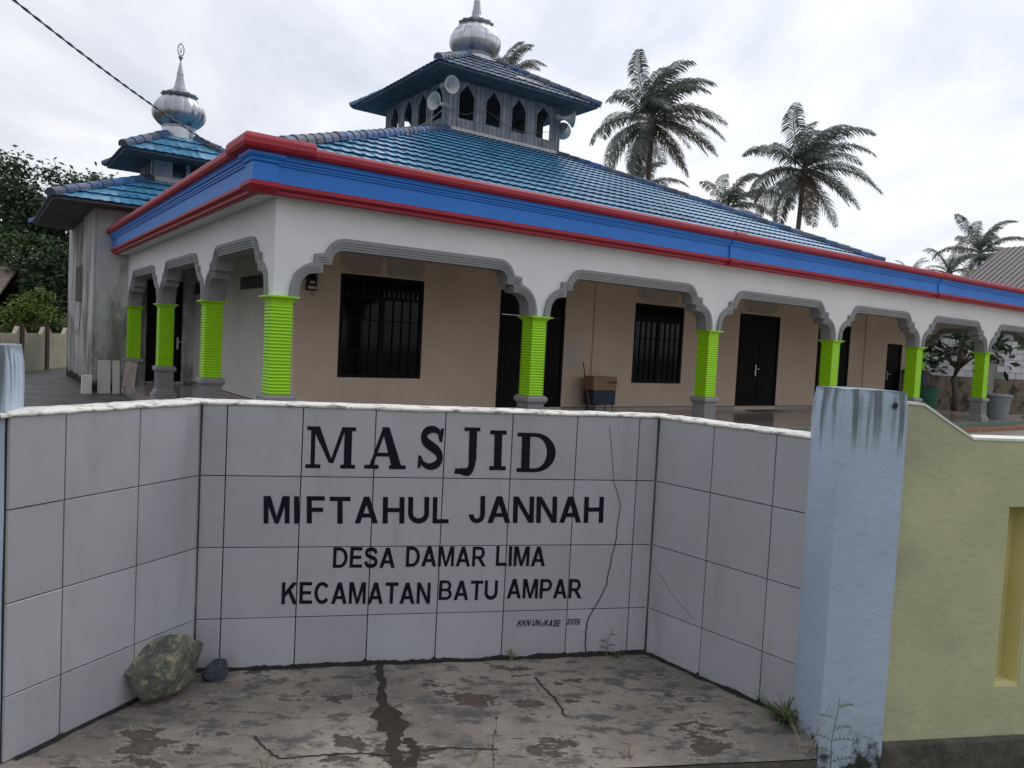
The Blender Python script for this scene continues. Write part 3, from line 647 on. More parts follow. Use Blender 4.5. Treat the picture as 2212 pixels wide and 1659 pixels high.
# ---- fascia: a profile swept round the left side, the right front and the far end
def sweep(name, prof, m_, path, closed_ends=True, extra=0.):
    """path of (x, y); outward is to the right of travel"""
    mb = MB(); P = [Vector((x, y, 0)) for x, y in path]; offs = []
    for i, p in enumerate(P):
        d0 = (P[i] - P[i - 1]).normalized() if i else None; d1 = (P[i + 1] - P[i]).normalized() if i < len(P) - 1 else None
        n0 = Vector((d0.y, -d0.x, 0)) if d0 else None; n1 = Vector((d1.y, -d1.x, 0)) if d1 else None
        if n0 is None: o = n1
        elif n1 is None: o = n0
        else: o = (n0 + n1) / (1 + n0.dot(n1))
        offs.append(o)
    k2 = len(prof); vs_ = [P[i] + offs[i] * (o + extra) + Vector((0, 0, z)) for i in range(len(P)) for o, z in prof]
    fs_ = [(i * k2 + j, (i + 1) * k2 + j, (i + 1) * k2 + (j + 1) % k2, i * k2 + (j + 1) % k2) for i in range(len(P) - 1) for j in range(k2)]
    if closed_ends: fs_ += [tuple(range(k2)), tuple((len(P) - 1) * k2 + j for j in range(k2 - 1, -1, -1))]
    mb.add(vs_, fs_); return mb.build(name, m_, hall)
PATH = [(-.11, 10.88), (-.11, 0), (23, 0), (23, 22)]
redlow = [(.255, 3.088), (.32, 3.088), (.345, 3.10), (.345, 3.135), (.375, 3.15), (.40, 3.165), (.40, 3.20), (.385, 3.218), (.255, 3.218)]
bluep = [(-.01, 3.220), (.36, 3.220), (.36, 3.425), (.38, 3.432), (.38, 3.452), (.395, 3.462), (.395, 3.485), (.42, 3.50), (.42, 3.522), (.44, 3.548), (-.01, 3.548)]
redtop = [(-.01, 3.550), (.45, 3.550), (.485, 3.565), (.505, 3.60), (.50, 3.655), (.475, 3.69), (.44, 3.70), (-.01, 3.70)]
sweep('fascia_soffit', [(-.01, 3.105), (.252, 3.105), (.252, 3.215), (-.01, 3.215)], M['white'], PATH); sweep('red_moulding', redlow, M['red'], PATH); sweep('blue_fascia', bluep, M['blue'], PATH); sweep('red_coping', redtop, M['red'], PATH)
# corner block of the fascia, with its raised cap, and the pilasters on the front
def raised(name, prof, m_, path, ex, zt=0):
    pr2 = [(o if i in (0, len(prof) - 1) else o + ex, z + (zt if z > 3.69 else 0)) for i, (o, z) in enumerate(prof)]
    return sweep(name, pr2, m_, path)
def cblock(name, m_, rings):        # rings (outer, inner, z) of the square block on the corner
    mb = MB(); vs_ = [v for o, i2, z in rings for v in ((-o - .11, -o, z), (-i2 - .11, -o, z), (-i2 - .11, -i2, z), (-o - .11, -i2, z))]; k2 = len(rings)
    mb.add(vs_, [(4 * a + q, 4 * a + (q + 1) % 4, 4 * a + 4 + (q + 1) % 4, 4 * a + 4 + q) for a in range(k2 - 1) for q in range(4)] + [(3, 2, 1, 0), tuple(4 * k2 - 4 + q for q in range(4))]); mb.build(name, m_, hall)
cblock('fascia_pilaster', M['blue'], [(.388, .085, 3.2225), (.388, .085, 3.435)])
cblock('fascia_pilaster', M['blue'], [(.392, .08, 3.4365), (.415, .06, 3.455), (.415, .06, 3.475), (.45, .02, 3.515), (.455, .015, 3.5465)])
cblock('red_moulding', M['red'], [(.36, .20, 3.086), (.40, .07, 3.13), (.432, .04, 3.165), (.432, .04, 3.205), (.41, .06, 3.2215)])
sweep('red_coping', [(.02, 3.556), (.47, 3.556), (.525, 3.58), (.545, 3.62), (.54, 3.69), (.51, 3.735), (.47, 3.75), (.02, 3.75)], M['red'], [(-.11, .25), (-.11, 0), (.22, 0)])
for s in (8.33, 16.1):
    for prof, m_, nm in (([(.10, 3.222), (.385, 3.222), (.385, 3.44), (.405, 3.45), (.41, 3.48), (.445, 3.52), (.445, 3.545), (.10, 3.545)], M['blue'], 'fascia_pilaster'),
                         ([(.26, 3.0865), (.36, 3.0865), (.42, 3.16), (.42, 3.205), (.395, 3.2205), (.26, 3.2205)], M['red'], 'red_moulding'),
                         ([(.10, 3.552), (.47, 3.552), (.515, 3.60), (.51, 3.665), (.48, 3.705), (.10, 3.715)], M['red'], 'red_coping')):
        sweep(nm, prof, m_, [(s - .15, 0), (s + .15, 0)])
# broken patches of the coping
for s, w in ((17.2, .16), (18.2, .12), (21.6, .22)):
    sweep('chipped_coping', [(.30, 3.64), (.507, 3.64), (.478, 3.694), (.44, 3.704), (.30, 3.704)], M['concrete'], [(s, 0), (s + w, 0)])
# flat gutter roof behind the fascia, porch ceiling
gb = MB(); gb.box(.09, 22.91, .09, 3.6, 3.22, 3.36); gb.box(3.602, 19.598, 3.602, 22, 3.22, 3.35); gb.box(.09, 3.6, 3.602, 10.9, 3.22, 3.36); gb.box(19.6, 22.91, 3.602, 22, 3.22, 3.36); gb.build('gutter_roof', M['concrete'], hall)
cb = MB(); cb.box(.115, 22.885, .115, 3.62, 3.02, 3.06); cb.box(.115, 1.5, 3.625, 10.9, 3.02, 3.06); cb.box(21.8, 22.885, 3.625, 22, 3.02, 3.06); cb.build('porch_ceiling', M['white'], hall)
# ---- porch floor
pf = MB(); pf.box(-.26, 23.3, -.26, 3.5, -.21, 0); pf.box(-.26, 1.6, 3.502, 10.9, -.21, 0); pf.box(21.5, 23.3, 3.502, 22, -.21, 0); pf.build('porch_floor', M['porch'], hall)
ge = MB(); ge.box(-.275, 23.32, -.275, -.262, -.12, -.003); ge.build('edge_tiles', M['gtile'], hall)
os_ = MB(); os_.box(6.0, 24.2, -.66, -.28, -.30, -.105); os_.build('porch_step', M['orange'], hall, bevel=.015)
# ---- hall walls with real openings
def wall_open(name, m_, a0, a1, z0, z1, ops, fn, th):
    mb = MB(); xs = sorted({a0, a1} | {o[0] for o in ops} | {o[1] for o in ops})
    for x0, x1 in zip(xs, xs[1:]):
        zs = [(z0, z1)]
        for o in ops:
            if o[0] <= x0 + 1e-6 and o[1] >= x1 - 1e-6: zs = [(z0, o[2]), (o[3], z1)]
        for q0, q1 in zs:
            if q1 - q0 < 1e-4: continue
            vs_ = [fn(x, o, z) for o in (0, th) for x, z in ((x0, q0), (x1, q0), (x1, q1), (x0, q1))]
            mb.add(vs_, [(0, 1, 2, 3), (7, 6, 5, 4), (0, 4, 5, 1), (1, 5, 6, 2), (2, 6, 7, 3), (3, 7, 4, 0)])
    return mb.build(name, m_, hall)
TW = 3.45
fR = lambda a, o, z: (a, TW + o, z)
wins = [(2.24, 3.95, .67, 2.56), (9.595, 11.29, .67, 2.565)]
doors = [(5.74, 7.49, .10, 2.555), (13.43, 15.18, .10, 2.575), (17.0, 18.68, .10, 2.53), (20.82, 21.74, .10, 2.09)]
wall_open('hall_wall', M['plaster'], 1.43, 21.93, 0, 3.25, wins + doors, fR, .16)
fL = lambda a, o, z: (1.43 + o, a, z)
wall_open('hall_wall', M['greywall'], 3.612, 10.9, 0, 3.25, [], fL, .15)
wall_open('hall_wall', M['plaster'], 3.612, 22, 0, 3.25, [], lambda a, o, z: (21.77 + o, a, z), .16)
# fill the parapet strip between porch ceiling and gutter
for x in (8.44, 19.6):
    pb = MB(); pb.box(x - .13, x + .13, TW - .035, TW - .001, .10, 3.02); pb.build('wall_pilaster', M['plaster'], hall)
edges = [1.44] + [v for o in sorted(doors) for v in (o[0], o[1])] + [21.93]
for i in range(0, len(edges), 2):
    if edges[i + 1] - edges[i] > .05: MB().box(edges[i] + .02, edges[i + 1] - .02, TW - .014, TW - .0015, .002, .088).build('skirting', M['skirt'], hall)
for i in range(0, len(edges), 2):
    if edges[i + 1] - edges[i] > .05: MB().box(edges[i] + .02, edges[i + 1] - .02, TW - .018, TW - .0015, .09, .104).build('skirting_line', M['black'], hall)
MB().box(1.41, 1.4285, 3.44, 10.88, .055, .07).build('skirting_line', M['black'], hall)
sk2 = MB(); sk2.box(1.416, 1.4285, 3.44, 10.88, .002, .053); sk2.build('skirting', M['skirt'], hall)
# cement patches above the openings
def blob(cx, cz, rx, rz, seed):
    rnd = random.Random(seed); ph = rnd.uniform(0, 6)
    return [(cx + rx * math.copysign(abs(math.cos(a)) ** .6, math.cos(a)) * (1 + .06 * math.sin(3 * a + ph)), cz + rz * math.copysign(abs(math.sin(a)) ** .75, math.sin(a)) * (1 + .07 * math.sin(5 * a + ph))) for a in [i * math.pi / 16 for i in range(32)]]
for i, (cx, cz, rx, rz) in enumerate([(2.66, 2.79, .42, .21), (3.52, 2.78, .42, .21), (10.35, 2.80, .72, .2), (14.25, 2.80, .74, .19)]):
    mb = MB(); mb.add([(x, TW - .0025, z) for x, z in blob(cx, cz, rx, rz, i)], [tuple(range(32))]); mb.build('cement_patch', M['patch'], hall, fix=False)
# windows
for x0, x1, z0, z1 in wins:
    fb = MB(); y0, y1 = TW + .012, TW + .075; fw = .07
    zt = z0 + (z1 - z0) * .79; xm = (x0 + x1) / 2
    fb.box(x0, x0 + fw, y0, y1, z0, z1); fb.box(x1 - fw, x1, y0, y1, z0, z1); fb.box(x0 + fw, x1 - fw, y0, y1, z0, z0 + fw); fb.box(x0 + fw, x1 - fw, y0, y1, z1 - fw, z1)
    fb.box(x0 + fw, x1 - fw, y0 + .002, y1, zt - .03, zt + .03); fb.box(xm - .05, xm + .05, y0 + .004, y1, z0 + fw, zt - .03)
    w_ = fb.build('window', M['dark'], hall)
    gaps = [(x0 + fw, xm - .05, z0 + fw, zt - .03), (xm + .05, x1 - fw, z0 + fw, zt - .03), (x0 + fw, x1 - fw, zt + .03, z1 - fw)]
    for a0, a1, b0, b1 in gaps:
        MB().box(a0, a1, TW + .045, TW + .05, b0, b1).build('pane', M['glass'], w_)
    for a0, a1, b0, b1 in gaps[:2]:
        for k2 in range(1, 4): MB().box(a0 + (a1 - a0) * k2 / 4 - .011, a0 + (a1 - a0) * k2 / 4 + .011, TW + .024, TW + .043, b0, b1).build('glazing_bar', M['dark'], w_)
        for k2 in (.30, .72): MB().box(a0, a1, TW + .0245, TW + .0435, b0 + (b1 - b0) * k2 - .011, b0 + (b1 - b0) * k2 + .011).build('glazing_bar', M['dark'], w_)
    for k2 in range(1, 16):
        a = x0 + fw + (x1 - x0 - 2 * fw) * k2 / 16; MB().box(a - .018, a + .018, TW + .02, TW + .042, zt + .03, z1 - fw).build('vent_slat', M['dark'], w_)
# doors
def door(x0, x1, z0, z1, fn, leaves, hx, parent):
    fb = MB()
    def bx(mb, a0, a1, o0, o1, b0, b1): mb.add([fn(a, o, z) for o in (o0, o1) for a, z in ((a0, b0), (a1, b0), (a1, b1), (a0, b1))], [(0, 1, 2, 3), (7, 6, 5, 4), (0, 4, 5, 1), (1, 5, 6, 2), (2, 6, 7, 3), (3, 7, 4, 0)])
    bx(fb, x0, x0 + .06, .01, .09, z0, z1); bx(fb, x1 - .06, x1, .01, .09, z0, z1); bx(fb, x0 + .06, x1 - .06, .01, .09, z1 - .06, z1); bx(fb, x0 + .06, x1 - .06, .012, .085, z1 - .5, z1 - .44)
    bx(fb, x0 + .06, x1 - .06, .05, .06, z1 - .44, z1 - .06)
    d_ = fb.build('door', M['dark'], parent)
    w = (x1 - x0 - .12) / leaves
    for i in range(leaves):
        a0 = x0 + .06 + w * i; lb = MB(); bx(lb, a0 + .004, a0 + w - .004, .04, .075, z0, z1 - .505)
        npl = max(3, int(w / .1))
        for k2 in range(npl): bx(lb, a0 + .06 + (w - .12) * k2 / npl + .006, a0 + .06 + (w - .12) * (k2 + 1) / npl - .006, .026, .042, z0 + .12, z1 - .62)
        lb.build('door_leaf', M['dark'], d_)
    hb = MB(); bx(hb, hx - .02, hx + .02, .012, .026, z0 + .82, z0 + 1.12); bx(hb, hx - .018, hx + .10, -.035, -.02, z0 + 1.0, z0 + 1.02); bx(hb, hx - .014, hx + .006, -.035, .012, z0 + 1.0, z0 + 1.02)
    hb.build('handle', M['metal'], d_)
for x0, x1, z0, z1 in doors: door(x0, x1, z0, z1, fR, 2 if x1 - x0 > 1.2 else 1, (x0 + x1) / 2 - .06 if x1 - x0 > 1.2 else x0 + .14, hall)
# ventilation block grilles on the left wall
for t0, t1, z0, z1 in ((5.13, 6.80, 2.285, 2.54), (9.95, 10.80, 2.28, 2.55)):
    vb = MB(); vb.box(1.402, 1.4285, t0, t1, z0, z1); v_ = vb.build('vent_grille', M['vent'], hall)
    nx = int((t1 - t0) / .11)
    for i in range(nx):
        for j in range(2):
            a = t0 + (t1 - t0) * (i + .5) / nx; b_ = z0 + (z1 - z0) * (j + .5) / 2
            MB().extr([(.042 * math.cos(q), .05 * math.sin(q)) for q in [math.pi / 4 * r for r in range(8)]], (1.4005, a, b_), (0, 1, 0), (0, 0, 1), (-.003, 0, 0)).build('vent_hole', M['black'], v_)

# ---- tile covered slopes
TWD, TLN = .225, .54
def tile_faces(x0, y0, jit=0.):
    """faces of one roof tile in slope coordinates (across, up the slope, height)"""
    n = 7; fr_, fb_, bk_ = [], [], []
    for i in range(n):
        u = i / (n - 1); w = .0066 * math.cos(2 * math.pi * u) + .001 * math.cos(4 * math.pi * u)
        fr_.append((x0 + TWD * u, y0, .049 + w + jit)); fb_.append((x0 + TWD * u, y0 + .032, .002 + w * .9)); bk_.append((x0 + TWD * u, y0 + TLN + .03, .012 + w))
    out = []
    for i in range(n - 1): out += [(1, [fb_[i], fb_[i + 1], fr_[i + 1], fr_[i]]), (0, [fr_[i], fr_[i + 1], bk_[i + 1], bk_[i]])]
    return out
def slope(parent, name, m_, P0, U, V, Nn, W, v0, v1, hipk, single=None, inst=None):
    """P0 eave corner; U along eave, V up slope, Nn normal; hips at across = hipk * up. single(pt)->bool: build as own object; returns list"""
    singles = []; rest = MB(); rest.mi = []; inst = inst if inst is not None else {}
    ny = int((v1 - v0) / TLN + .999)
    for j in range(ny):
        y = v0 + j * TLN; x = hipk * y - TWD; x = math.floor(x / TWD) * TWD + (0 if W % TWD else 0)
        while x < W - hipk * y:
            full = x >= hipk * (y + TLN + .03) and x + TWD <= W - hipk * (y + TLN + .03) and y + TLN + .03 <= v1 + .03
            cpt = P0 + U * (x + TWD / 2) + V * (y + TLN / 2)
            one = single(cpt) if single else False
            if one and full:
                singles.append(('full', x, y, cpt))
            else:
                fs_ = []
                for mi_, poly in tile_faces(x, y):
                    p = clip(poly, -1, hipk, 0); p = clip(p, 1, hipk, W) if len(p) > 2 else p; p = clip(p, 0, 1, v1) if len(p) > 2 else p
                    if len(p) > 2: fs_.append((mi_, p))
                if fs_:
                    if one: singles.append(('cut', fs_, y, cpt))
                    else:
                        for mi_, p in fs_: rest.add([P0 + U * a + V * b_ + Nn * c_ for a, b_, c_ in p], [tuple(range(len(p)))]); rest.mi.append(mi_)
            x += TWD
    return singles, rest
def mat_from(U, V, Nn): return Matrix(((U.x, V.x, Nn.x, 0), (U.y, V.y, Nn.y, 0), (U.z, V.z, Nn.z, 0), (0, 0, 0, 1)))
tm = MB(); tm.mi = []
for mi_, p in tile_faces(0, 0): tm.add(p, [tuple(range(len(p)))]); tm.mi.append(mi_)
me_tile = tm.mesh('roof_tile', False); me_tile.materials.append(M['roof']); me_tile.materials.append(M['rooflip_shade'])
for p in me_tile.polygons: p.use_smooth = False
def place_tiles(singles, P0, U, V, Nn, parent, m_, me_t):
    R4 = mat_from(U, V, Nn)
    for kind, a, y, cpt in singles:
        if kind == 'full':
            o = link('roof_tile', me_t, parent=parent); o.matrix_basis = Matrix.Translation(P0 + U * a + V * y + Nn * random.uniform(0, .006)) @ R4 @ Matrix.Rotation(random.gauss(0, .004), 4, 'Z')
        else:
            mb = MB(); mb.mi = []
            for mi_, p in a: mb.add([P0 + U * q[0] + V * q[1] + Nn * q[2] for q in p], [tuple(range(len(p)))]); mb.mi.append(mi_)
            mb.build('roof_tile', m_, parent, fix=False).data.materials.append(M['rooflip_shade'])
def hip_roof(thing, cx, cy, h_in, u_run, z_top, k, single, ridge_mat, under, tm_=None):
    tm_ = tm_ or M['roof']; me_t = me_tile if tm_ is M['roof'] else me_tile.copy()
    if me_t is not me_tile: me_t.materials.clear(); me_t.materials.append(tm_); me_t.materials.append(M['rooflip_shade'])
    """pyramid frustum: inner half h_in at z_top, running out u_run at fall k"""
    Hh = h_in + u_run; z0 = z_top - k * u_run; sl_ = math.hypot(1, k)
    ub = MB(); ub.frust(cx, cy, [(Hh, Hh, z0 - .06), (Hh, Hh, z0 - .005), (h_in, h_in, z_top - .005)])
    roof = ub.build('roof', under, thing)
    dirs = [Vector((1, 0, 0)), Vector((0, 1, 0)), Vector((-1, 0, 0)), Vector((0, -1, 0))]
    allr = MB(); allr.mi = []; nsing = 0
    for q in range(4):
        U = dirs[q]; inw = Vector((-U.y, U.x, 0)); P0 = Vector((cx, cy, z0)) - U * Hh - inw * Hh
        V = (inw + Vector((0, 0, k))).normalized(); Nn = U.cross(V)
        s_, r_2 = slope(thing, 'roof_tile', M['roof'], P0, U, V, Nn, 2 * Hh, -.05, u_run * sl_, 1 / sl_, single if q in (0, 3) else None)
        place_tiles(s_, P0, U, V, Nn, roof, tm_, me_t); nsing += len(s_); allr.add(r_2.v, r_2.f); allr.mi += r_2.mi
    if allr.v:
        o = allr.build('roof_tiling', tm_, roof, fix=False); o['kind'] = 'stuff'; o.data.materials.append(M['rooflip_shade'])
    # ridge tiles on the hips
    rb = MB(); n = 7; Lr = .42
    for i, yy in enumerate((0, Lr)):
        rr = .135 if i == 0 else .115
        for j in range(n): a = math.pi * (-.08 + 1.16 * j / (n - 1)); rb.v.append((rr * math.cos(a), yy, rr * math.sin(a) - .02))
    for j in range(n - 1): rb.f.append((j, j + 1, n + j + 1, n + j))
    rb.f.append(tuple(range(n))); mer = rb.mesh('ridge_tile', False); mer.materials.append(ridge_mat)
    for p in mer.polygons: p.use_smooth = len(p.vertices) == 4
    for q in range(4):
        sx, sy = ((-1, -1), (1, -1), (1, 1), (-1, 1))[q]
        a = Vector((cx + sx * (Hh + .06), cy + sy * (Hh + .06), z0 + .045)); b_ = Vector((cx + sx * h_in, cy + sy * h_in, z_top + .045))
        dv_ = (b_ - a); Lh = dv_.length; V = dv_.normalized(); U = V.cross(Vector((0, 0, 1))).normalized(); Nn = U.cross(V); cnt = int(Lh / .36)
        for i in range(cnt):
            o = link('ridge_tile', mer, parent=roof); o.matrix_basis = Matrix.Translation(a + V * (Lh * i / cnt) + Nn * random.uniform(-.006, .006)) @ mat_from(U, V, Nn)
    return roof, nsing
eyeL = Vector((0, 0, EYE))
cand = []
def vis_front(p):          # p in hall axes: does the line of sight clear the coping?
    w = BW(p.x, p.y, p.z); ex = -C0
    es, et = ex.dot(ee), ex.dot(nn); f = (-.5 - et) / (p.y - et); zc = EYE + (p.z - EYE) * f
    return zc > 3.70 and p.y < 11.9
SEL = []
def sel_pre(p):
    if vis_front(p) and abs(p.y - 5.9) < 4.2: SEL.append(p.copy())
    return False
# main roof; first a dry pass picks the 300 tiles that show largest
LX, LY, LH = 9.98, 11.90, 2.04
KR = .44; RUN = 7.0; ZT = 7.53
def main_pass(single): 
    U = Vector((1, 0, 0)); inw = Vector((0, 1, 0)); Hh = LH + RUN; P0 = Vector((LX - Hh, LY - Hh, ZT - KR * RUN)); V = (inw + Vector((0, 0, KR))).normalized(); sl_ = math.hypot(1, KR)
    return slope(None, '', None, P0, U, V, U.cross(V), 2 * Hh, -.05, RUN * sl_, 1 / sl_, single)
main_pass(sel_pre)
SEL.sort(key=lambda p: (BW(p.x, p.y, p.z) - eyeL).length); keep = {(round(p.x, 3), round(p.y, 3)) for p in SEL[:300]}
hip_roof(hall, LX, LY, LH, RUN, ZT, KR, lambda p: (round(p.x, 3), round(p.y, 3)) in keep, M['ridge'], M['soffit'], None)
# upstand wall carrying the eaves
Hh = LH + RUN; z0 = ZT - KR * RUN
ub = MB(); ub.box(LX - Hh + .2, LX + Hh - .2, LY - Hh + .15, LY - Hh + .3, 3.36, z0 - .061); ub.box(LX - Hh + .2, LX - Hh + .35, LY - Hh + .302, LY + Hh - .2, 3.22, z0 - .061); ub.box(LX + Hh - .35, LX + Hh - .2, LY - Hh + .302, LY + Hh - .2, 3.22, z0 - .061); ub.build('eaves_wall', M['concrete'], hall)

# ------------------------------------------------------------------ roof lantern
lan = empty('roof_lantern', BW(LX, LY, 7.30), YAW)
tag(lan, 'square grey timber lantern with pointed openings on top of the blue hall roof', 'turret')
LB0, LT = 7.30 - 7.30, 9.30 - 7.30       # local z: base 0
sill, spring, apex = 7.935 - 7.30, 8.58 - 7.30, 8.935 - 7.30
wc = [-1.43, -.49, .45, 1.39]; WH = .258
def arch_top(x):
    for c in wc:
        d = abs(x - c)
        if d < WH - 1e-4:
            u = d / WH
            return spring + (apex - spring) * (1 - u) ** .72 * (1 - .10 * math.sin(math.pi * u)) if u > .0 else apex
    return None
nb = 26; bw_ = 2 * LH / nb
for q in range(4):
    Ax = [Vector((1, 0, 0)), Vector((0, 1, 0)), Vector((-1, 0, 0)), Vector((0, -1, 0))][q]; Ou = Vector((Ax.y, -Ax.x, 0))
    def pt(x, o, z): return Ax * x + Ou * (LH + o) + Vector((0, 0, z))
    for i in range(nb):
        x0 = -LH + bw_ * i + .003; x1 = -LH + bw_ * (i + 1) - .003; mb = MB(); mb2 = MB(); o1 = random.uniform(-.006, .004); zb_ = random.uniform(.0, .05) + .2
        cuts = sorted({x0, x1} | {v for c in wc for v in (c - WH, c, c + WH) if x0 < v < x1} | ({x0 + (x1 - x0) * k2 / 4 for k2 in range(1, 4)} if any(abs((x0 + x1) / 2 - c) < WH + bw_ / 2 for c in wc) else set()))
        for a, b_ in zip(cuts, cuts[1:]):
            mid = arch_top((a + b_) / 2)
            zl, zr_ = arch_top(a + 1e-3), arch_top(b_ - 1e-3)
            quads = [((a, zb_), (b_, zb_), (b_, LT), (a, LT))] if mid is None else [((a, zb_), (b_, zb_), (b_, sill), (a, sill)), ((a, zl or spring), (b_, zr_ or spring), (b_, LT), (a, LT))]
            for qi, qd in enumerate(quads):
                vs_ = [pt(x, o1, z) for x, z in qd] + [pt(x, o1 - .022, z) for x, z in qd]
                (mb if qi == 0 else mb2).add(vs_, [(0, 1, 2, 3), (7, 6, 5, 4), (0, 4, 5, 1), (1, 5, 6, 2), (2, 6, 7, 3), (3, 7, 4, 0)])
        mb.build('wall_board', M['wood'], lan)
        if mb2.v: mb2.build('wall_board', M['wood'], lan)
    for i in range(nb + 1):
        x = -LH + bw_ * i; mb = MB(); zt_ = arch_top(x)
        segs2 = [(.19, LT)] if zt_ is None else [(.19, sill - .005), (zt_ + .03, LT)]
        for b0, b1 in segs2:
            mb = MB(); vs_ = [pt(x + dx, o, z) for o in (.020, .0045) for dx, z in ((-.02, b0), (.02, b0), (.02, b1), (-.02, b1))]
            mb.add(vs_, [(0, 1, 2, 3), (7, 6, 5, 4), (0, 4, 5, 1), (1, 5, 6, 2), (2, 6, 7, 3), (3, 7, 4, 0)])
            mb.build('batten', M['wood'], lan)
fl = MB(); fl.frust(0, 0, [(LH + .06, LH + .06, .05), (LH + .05, LH + .05, .30), (LH + .01, LH + .01, .36), (LH - .05, LH - .05, .36)]); fl.build('flashing', M['cement'], lan)
cl = MB(); cl.box(-LH + .05, LH - .05, -LH + .05, LH - .05, LT - .10, LT - .06); cl.build('ceiling', M['soffit'], lan)
fl2 = MB(); fl2.box(-LH + .05, LH - .05, -LH + .05, LH - .05, .37, .40); fl2.build('floor', M['soffit'], lan)
LE = 2.88; LK = .585; lrun = LE - .55; lz = 9.06 - 7.30
lroof, _ = hip_roof(lan, 0, 0, .55, lrun, lz + LK * lrun, LK, lambda p: True, M['ridge'], M['soffit'], M['roofold'])
# missing tile: pale underlay showing on the front slope
mb = MB(); hz = lambda y: lz + LK * (y + LE) + .085
mb.add([(x, y, hz(y)) for x, y in ((.05, -2.30), (.34, -2.12), (.85, -2.28), (1.10, -2.42), (.75, -2.45), (.45, -2.33), (.22, -2.45))], [tuple(range(7))]); mb.build('bare_patch', M['cement'], lan, fix=False)
# dome of flat sheets
def dome(thing, prof_n, neck_r, neck_z0, neck_z1, prof, ncol, nrow, m_, cx, cy, gores):
    nk = MB(); nk.lathe([(neck_r * 1.02, neck_z0), (neck_r, neck_z0 + .02), (neck_r, neck_z1 - .05), (neck_r * 1.04, neck_z1 - .03), (neck_r * .98, neck_z1 + .04)], 28, cx, cy); core = None
    core = MB().lathe([(r * .975, z) for r, z in prof], 32, cx, cy).build('dome', m_, thing, smooth=True)
    nk.build('neck', M['steel'], core, smooth=False)
    def P(u, v):       # v 0..1 along the profile
        f = v * (len(prof) - 1); i = min(int(f), len(prof) - 2); t = f - i; r = prof[i][0] + (prof[i + 1][0] - prof[i][0]) * t; z = prof[i][1] + (prof[i + 1][1] - prof[i][1]) * t
        a = 2 * math.pi * u / ncol; return Vector((cx + r * math.cos(a), cy + r * math.sin(a), z))
    for i in range(ncol):
        for j in range(nrow):
            mb = MB(); n = 5 if gores else 3; mrow = (10 if gores else 3); vs_ = []; tl = Vector((random.gauss(0, .004), random.gauss(0, .004), random.gauss(0, .004)))
            for b_ in range(mrow + 1):
                for a in range(n + 1):
                    uu = i + .01 + .98 * a / n; vv = (j + .01 + .985 * b_ / mrow) / nrow; p = P(uu, vv)
                    c_ = Vector((cx, cy, p.z)); d = p - c_
                    if gores: d *= 1 + .05 * math.sin(math.pi * (a / n)) * math.sin(math.pi * min(1, vv * 1.05))
                    else: d *= 1 + .012 * math.sin(math.pi * a / n)
                    vs_.append(c_ + d + tl * (0 if gores else 1))
            mb.add(vs_, [(b_ * (n + 1) + a, b_ * (n + 1) + a + 1, (b_ + 1) * (n + 1) + a + 1, (b_ + 1) * (n + 1) + a) for b_ in range(mrow) for a in range(n)])
            mb.build('dome_panel', m_, core, smooth=True, fix=False)
    return core
def circ_prof(r, zc, z0, z1, n=16, pw=1.):
    out = []
    for i in range(n + 1):
        z = z0 + (z1 - z0) * i / n; q = (z - zc) / ((z1 - zc) * 1.12 if z > zc else (zc - z0) * 1.28); out.append((r * math.sqrt(max(0, 1 - q * q)), z))
    return out
def finial(thing, cx, cy, z0, rb, h, top=True, m_=None):
    petals = MB(); n = 12
    pf_ = []
    def fn(r, z, a): return r * (1 + (.13 * abs(math.sin(n * a / 2)) if r > rb * .55 else 0))
    petals.lathe([(rb * .86, z0 - .02), (rb * 1.0, z0 + .02), (rb * 1.04, z0 + .05), (rb * .93, z0 + .06), (rb * .72, z0 + .10), (rb * .60, z0 + .14), (rb * .5, z0 + .18)], 72, cx, cy, 0, fn)
    c_ = petals.build('finial', m_, thing, smooth=True)
    st = MB(); st.lathe([(rb * .46, z0 + .16), (rb * .33, z0 + .30), (rb * .24, z0 + h * .5), (rb * .20, z0 + h * .62)], 12, cx, cy); st.build('spire', m_, c_, smooth=False)
    st = MB(); st.lathe([(rb * .22, z0 + h * .61), (rb * .21, z0 + h * .63), (rb * .03, z0 + h)], 12, cx, cy); st.build('spire_tip', m_, c_, smooth=False)
    zt_ = z0 + h
    b_ = MB(); b_.lathe([(.012, zt_ - .03), (rb * .16, zt_ + .10 * rb * 2), (rb * .02, zt_ + .36 * rb)], 6, cx, cy); b_.build('bead', m_, c_, smooth=False)
    rg = MB(); rr = rb * .30; zc = zt_ + .36 * rb + rr; rg.tube([(cx + rr * .62 * math.cos(a), cy, zc + rr * 1.25 * math.sin(a)) for a in [i * math.pi / 12 for i in range(25)]], rb * .04, 6, False); rg.tube([(cx, cy, zt_), (cx, cy, zc - rr)], .01, 6); rg.tube([(cx, cy, zc + rr * 1.2), (cx, cy, zc + rr * 2.2)], [.008, .003], 5)
    rg.lathe([(.01, zc - rr * .7), (rr * .16, zc - rr * .3), (rr * .12, zc + rr * .2), (.005, zc + rr * .6)], 8, cx, cy)
    rg.build('crescent_ring', m_, c_, smooth=True)
dpr = circ_prof(.83, 11.03 - 7.3, 10.62 - 7.3, 11.66 - 7.3, 14)
dome(lan, None, .595, 10.20 - 7.3, 10.62 - 7.3, dpr, 22, 6, M['steel'], 0, 0, False)
finial(lan, 0, 0, 11.64 - 7.3, .50, 1.18, True, M['steelsm'])

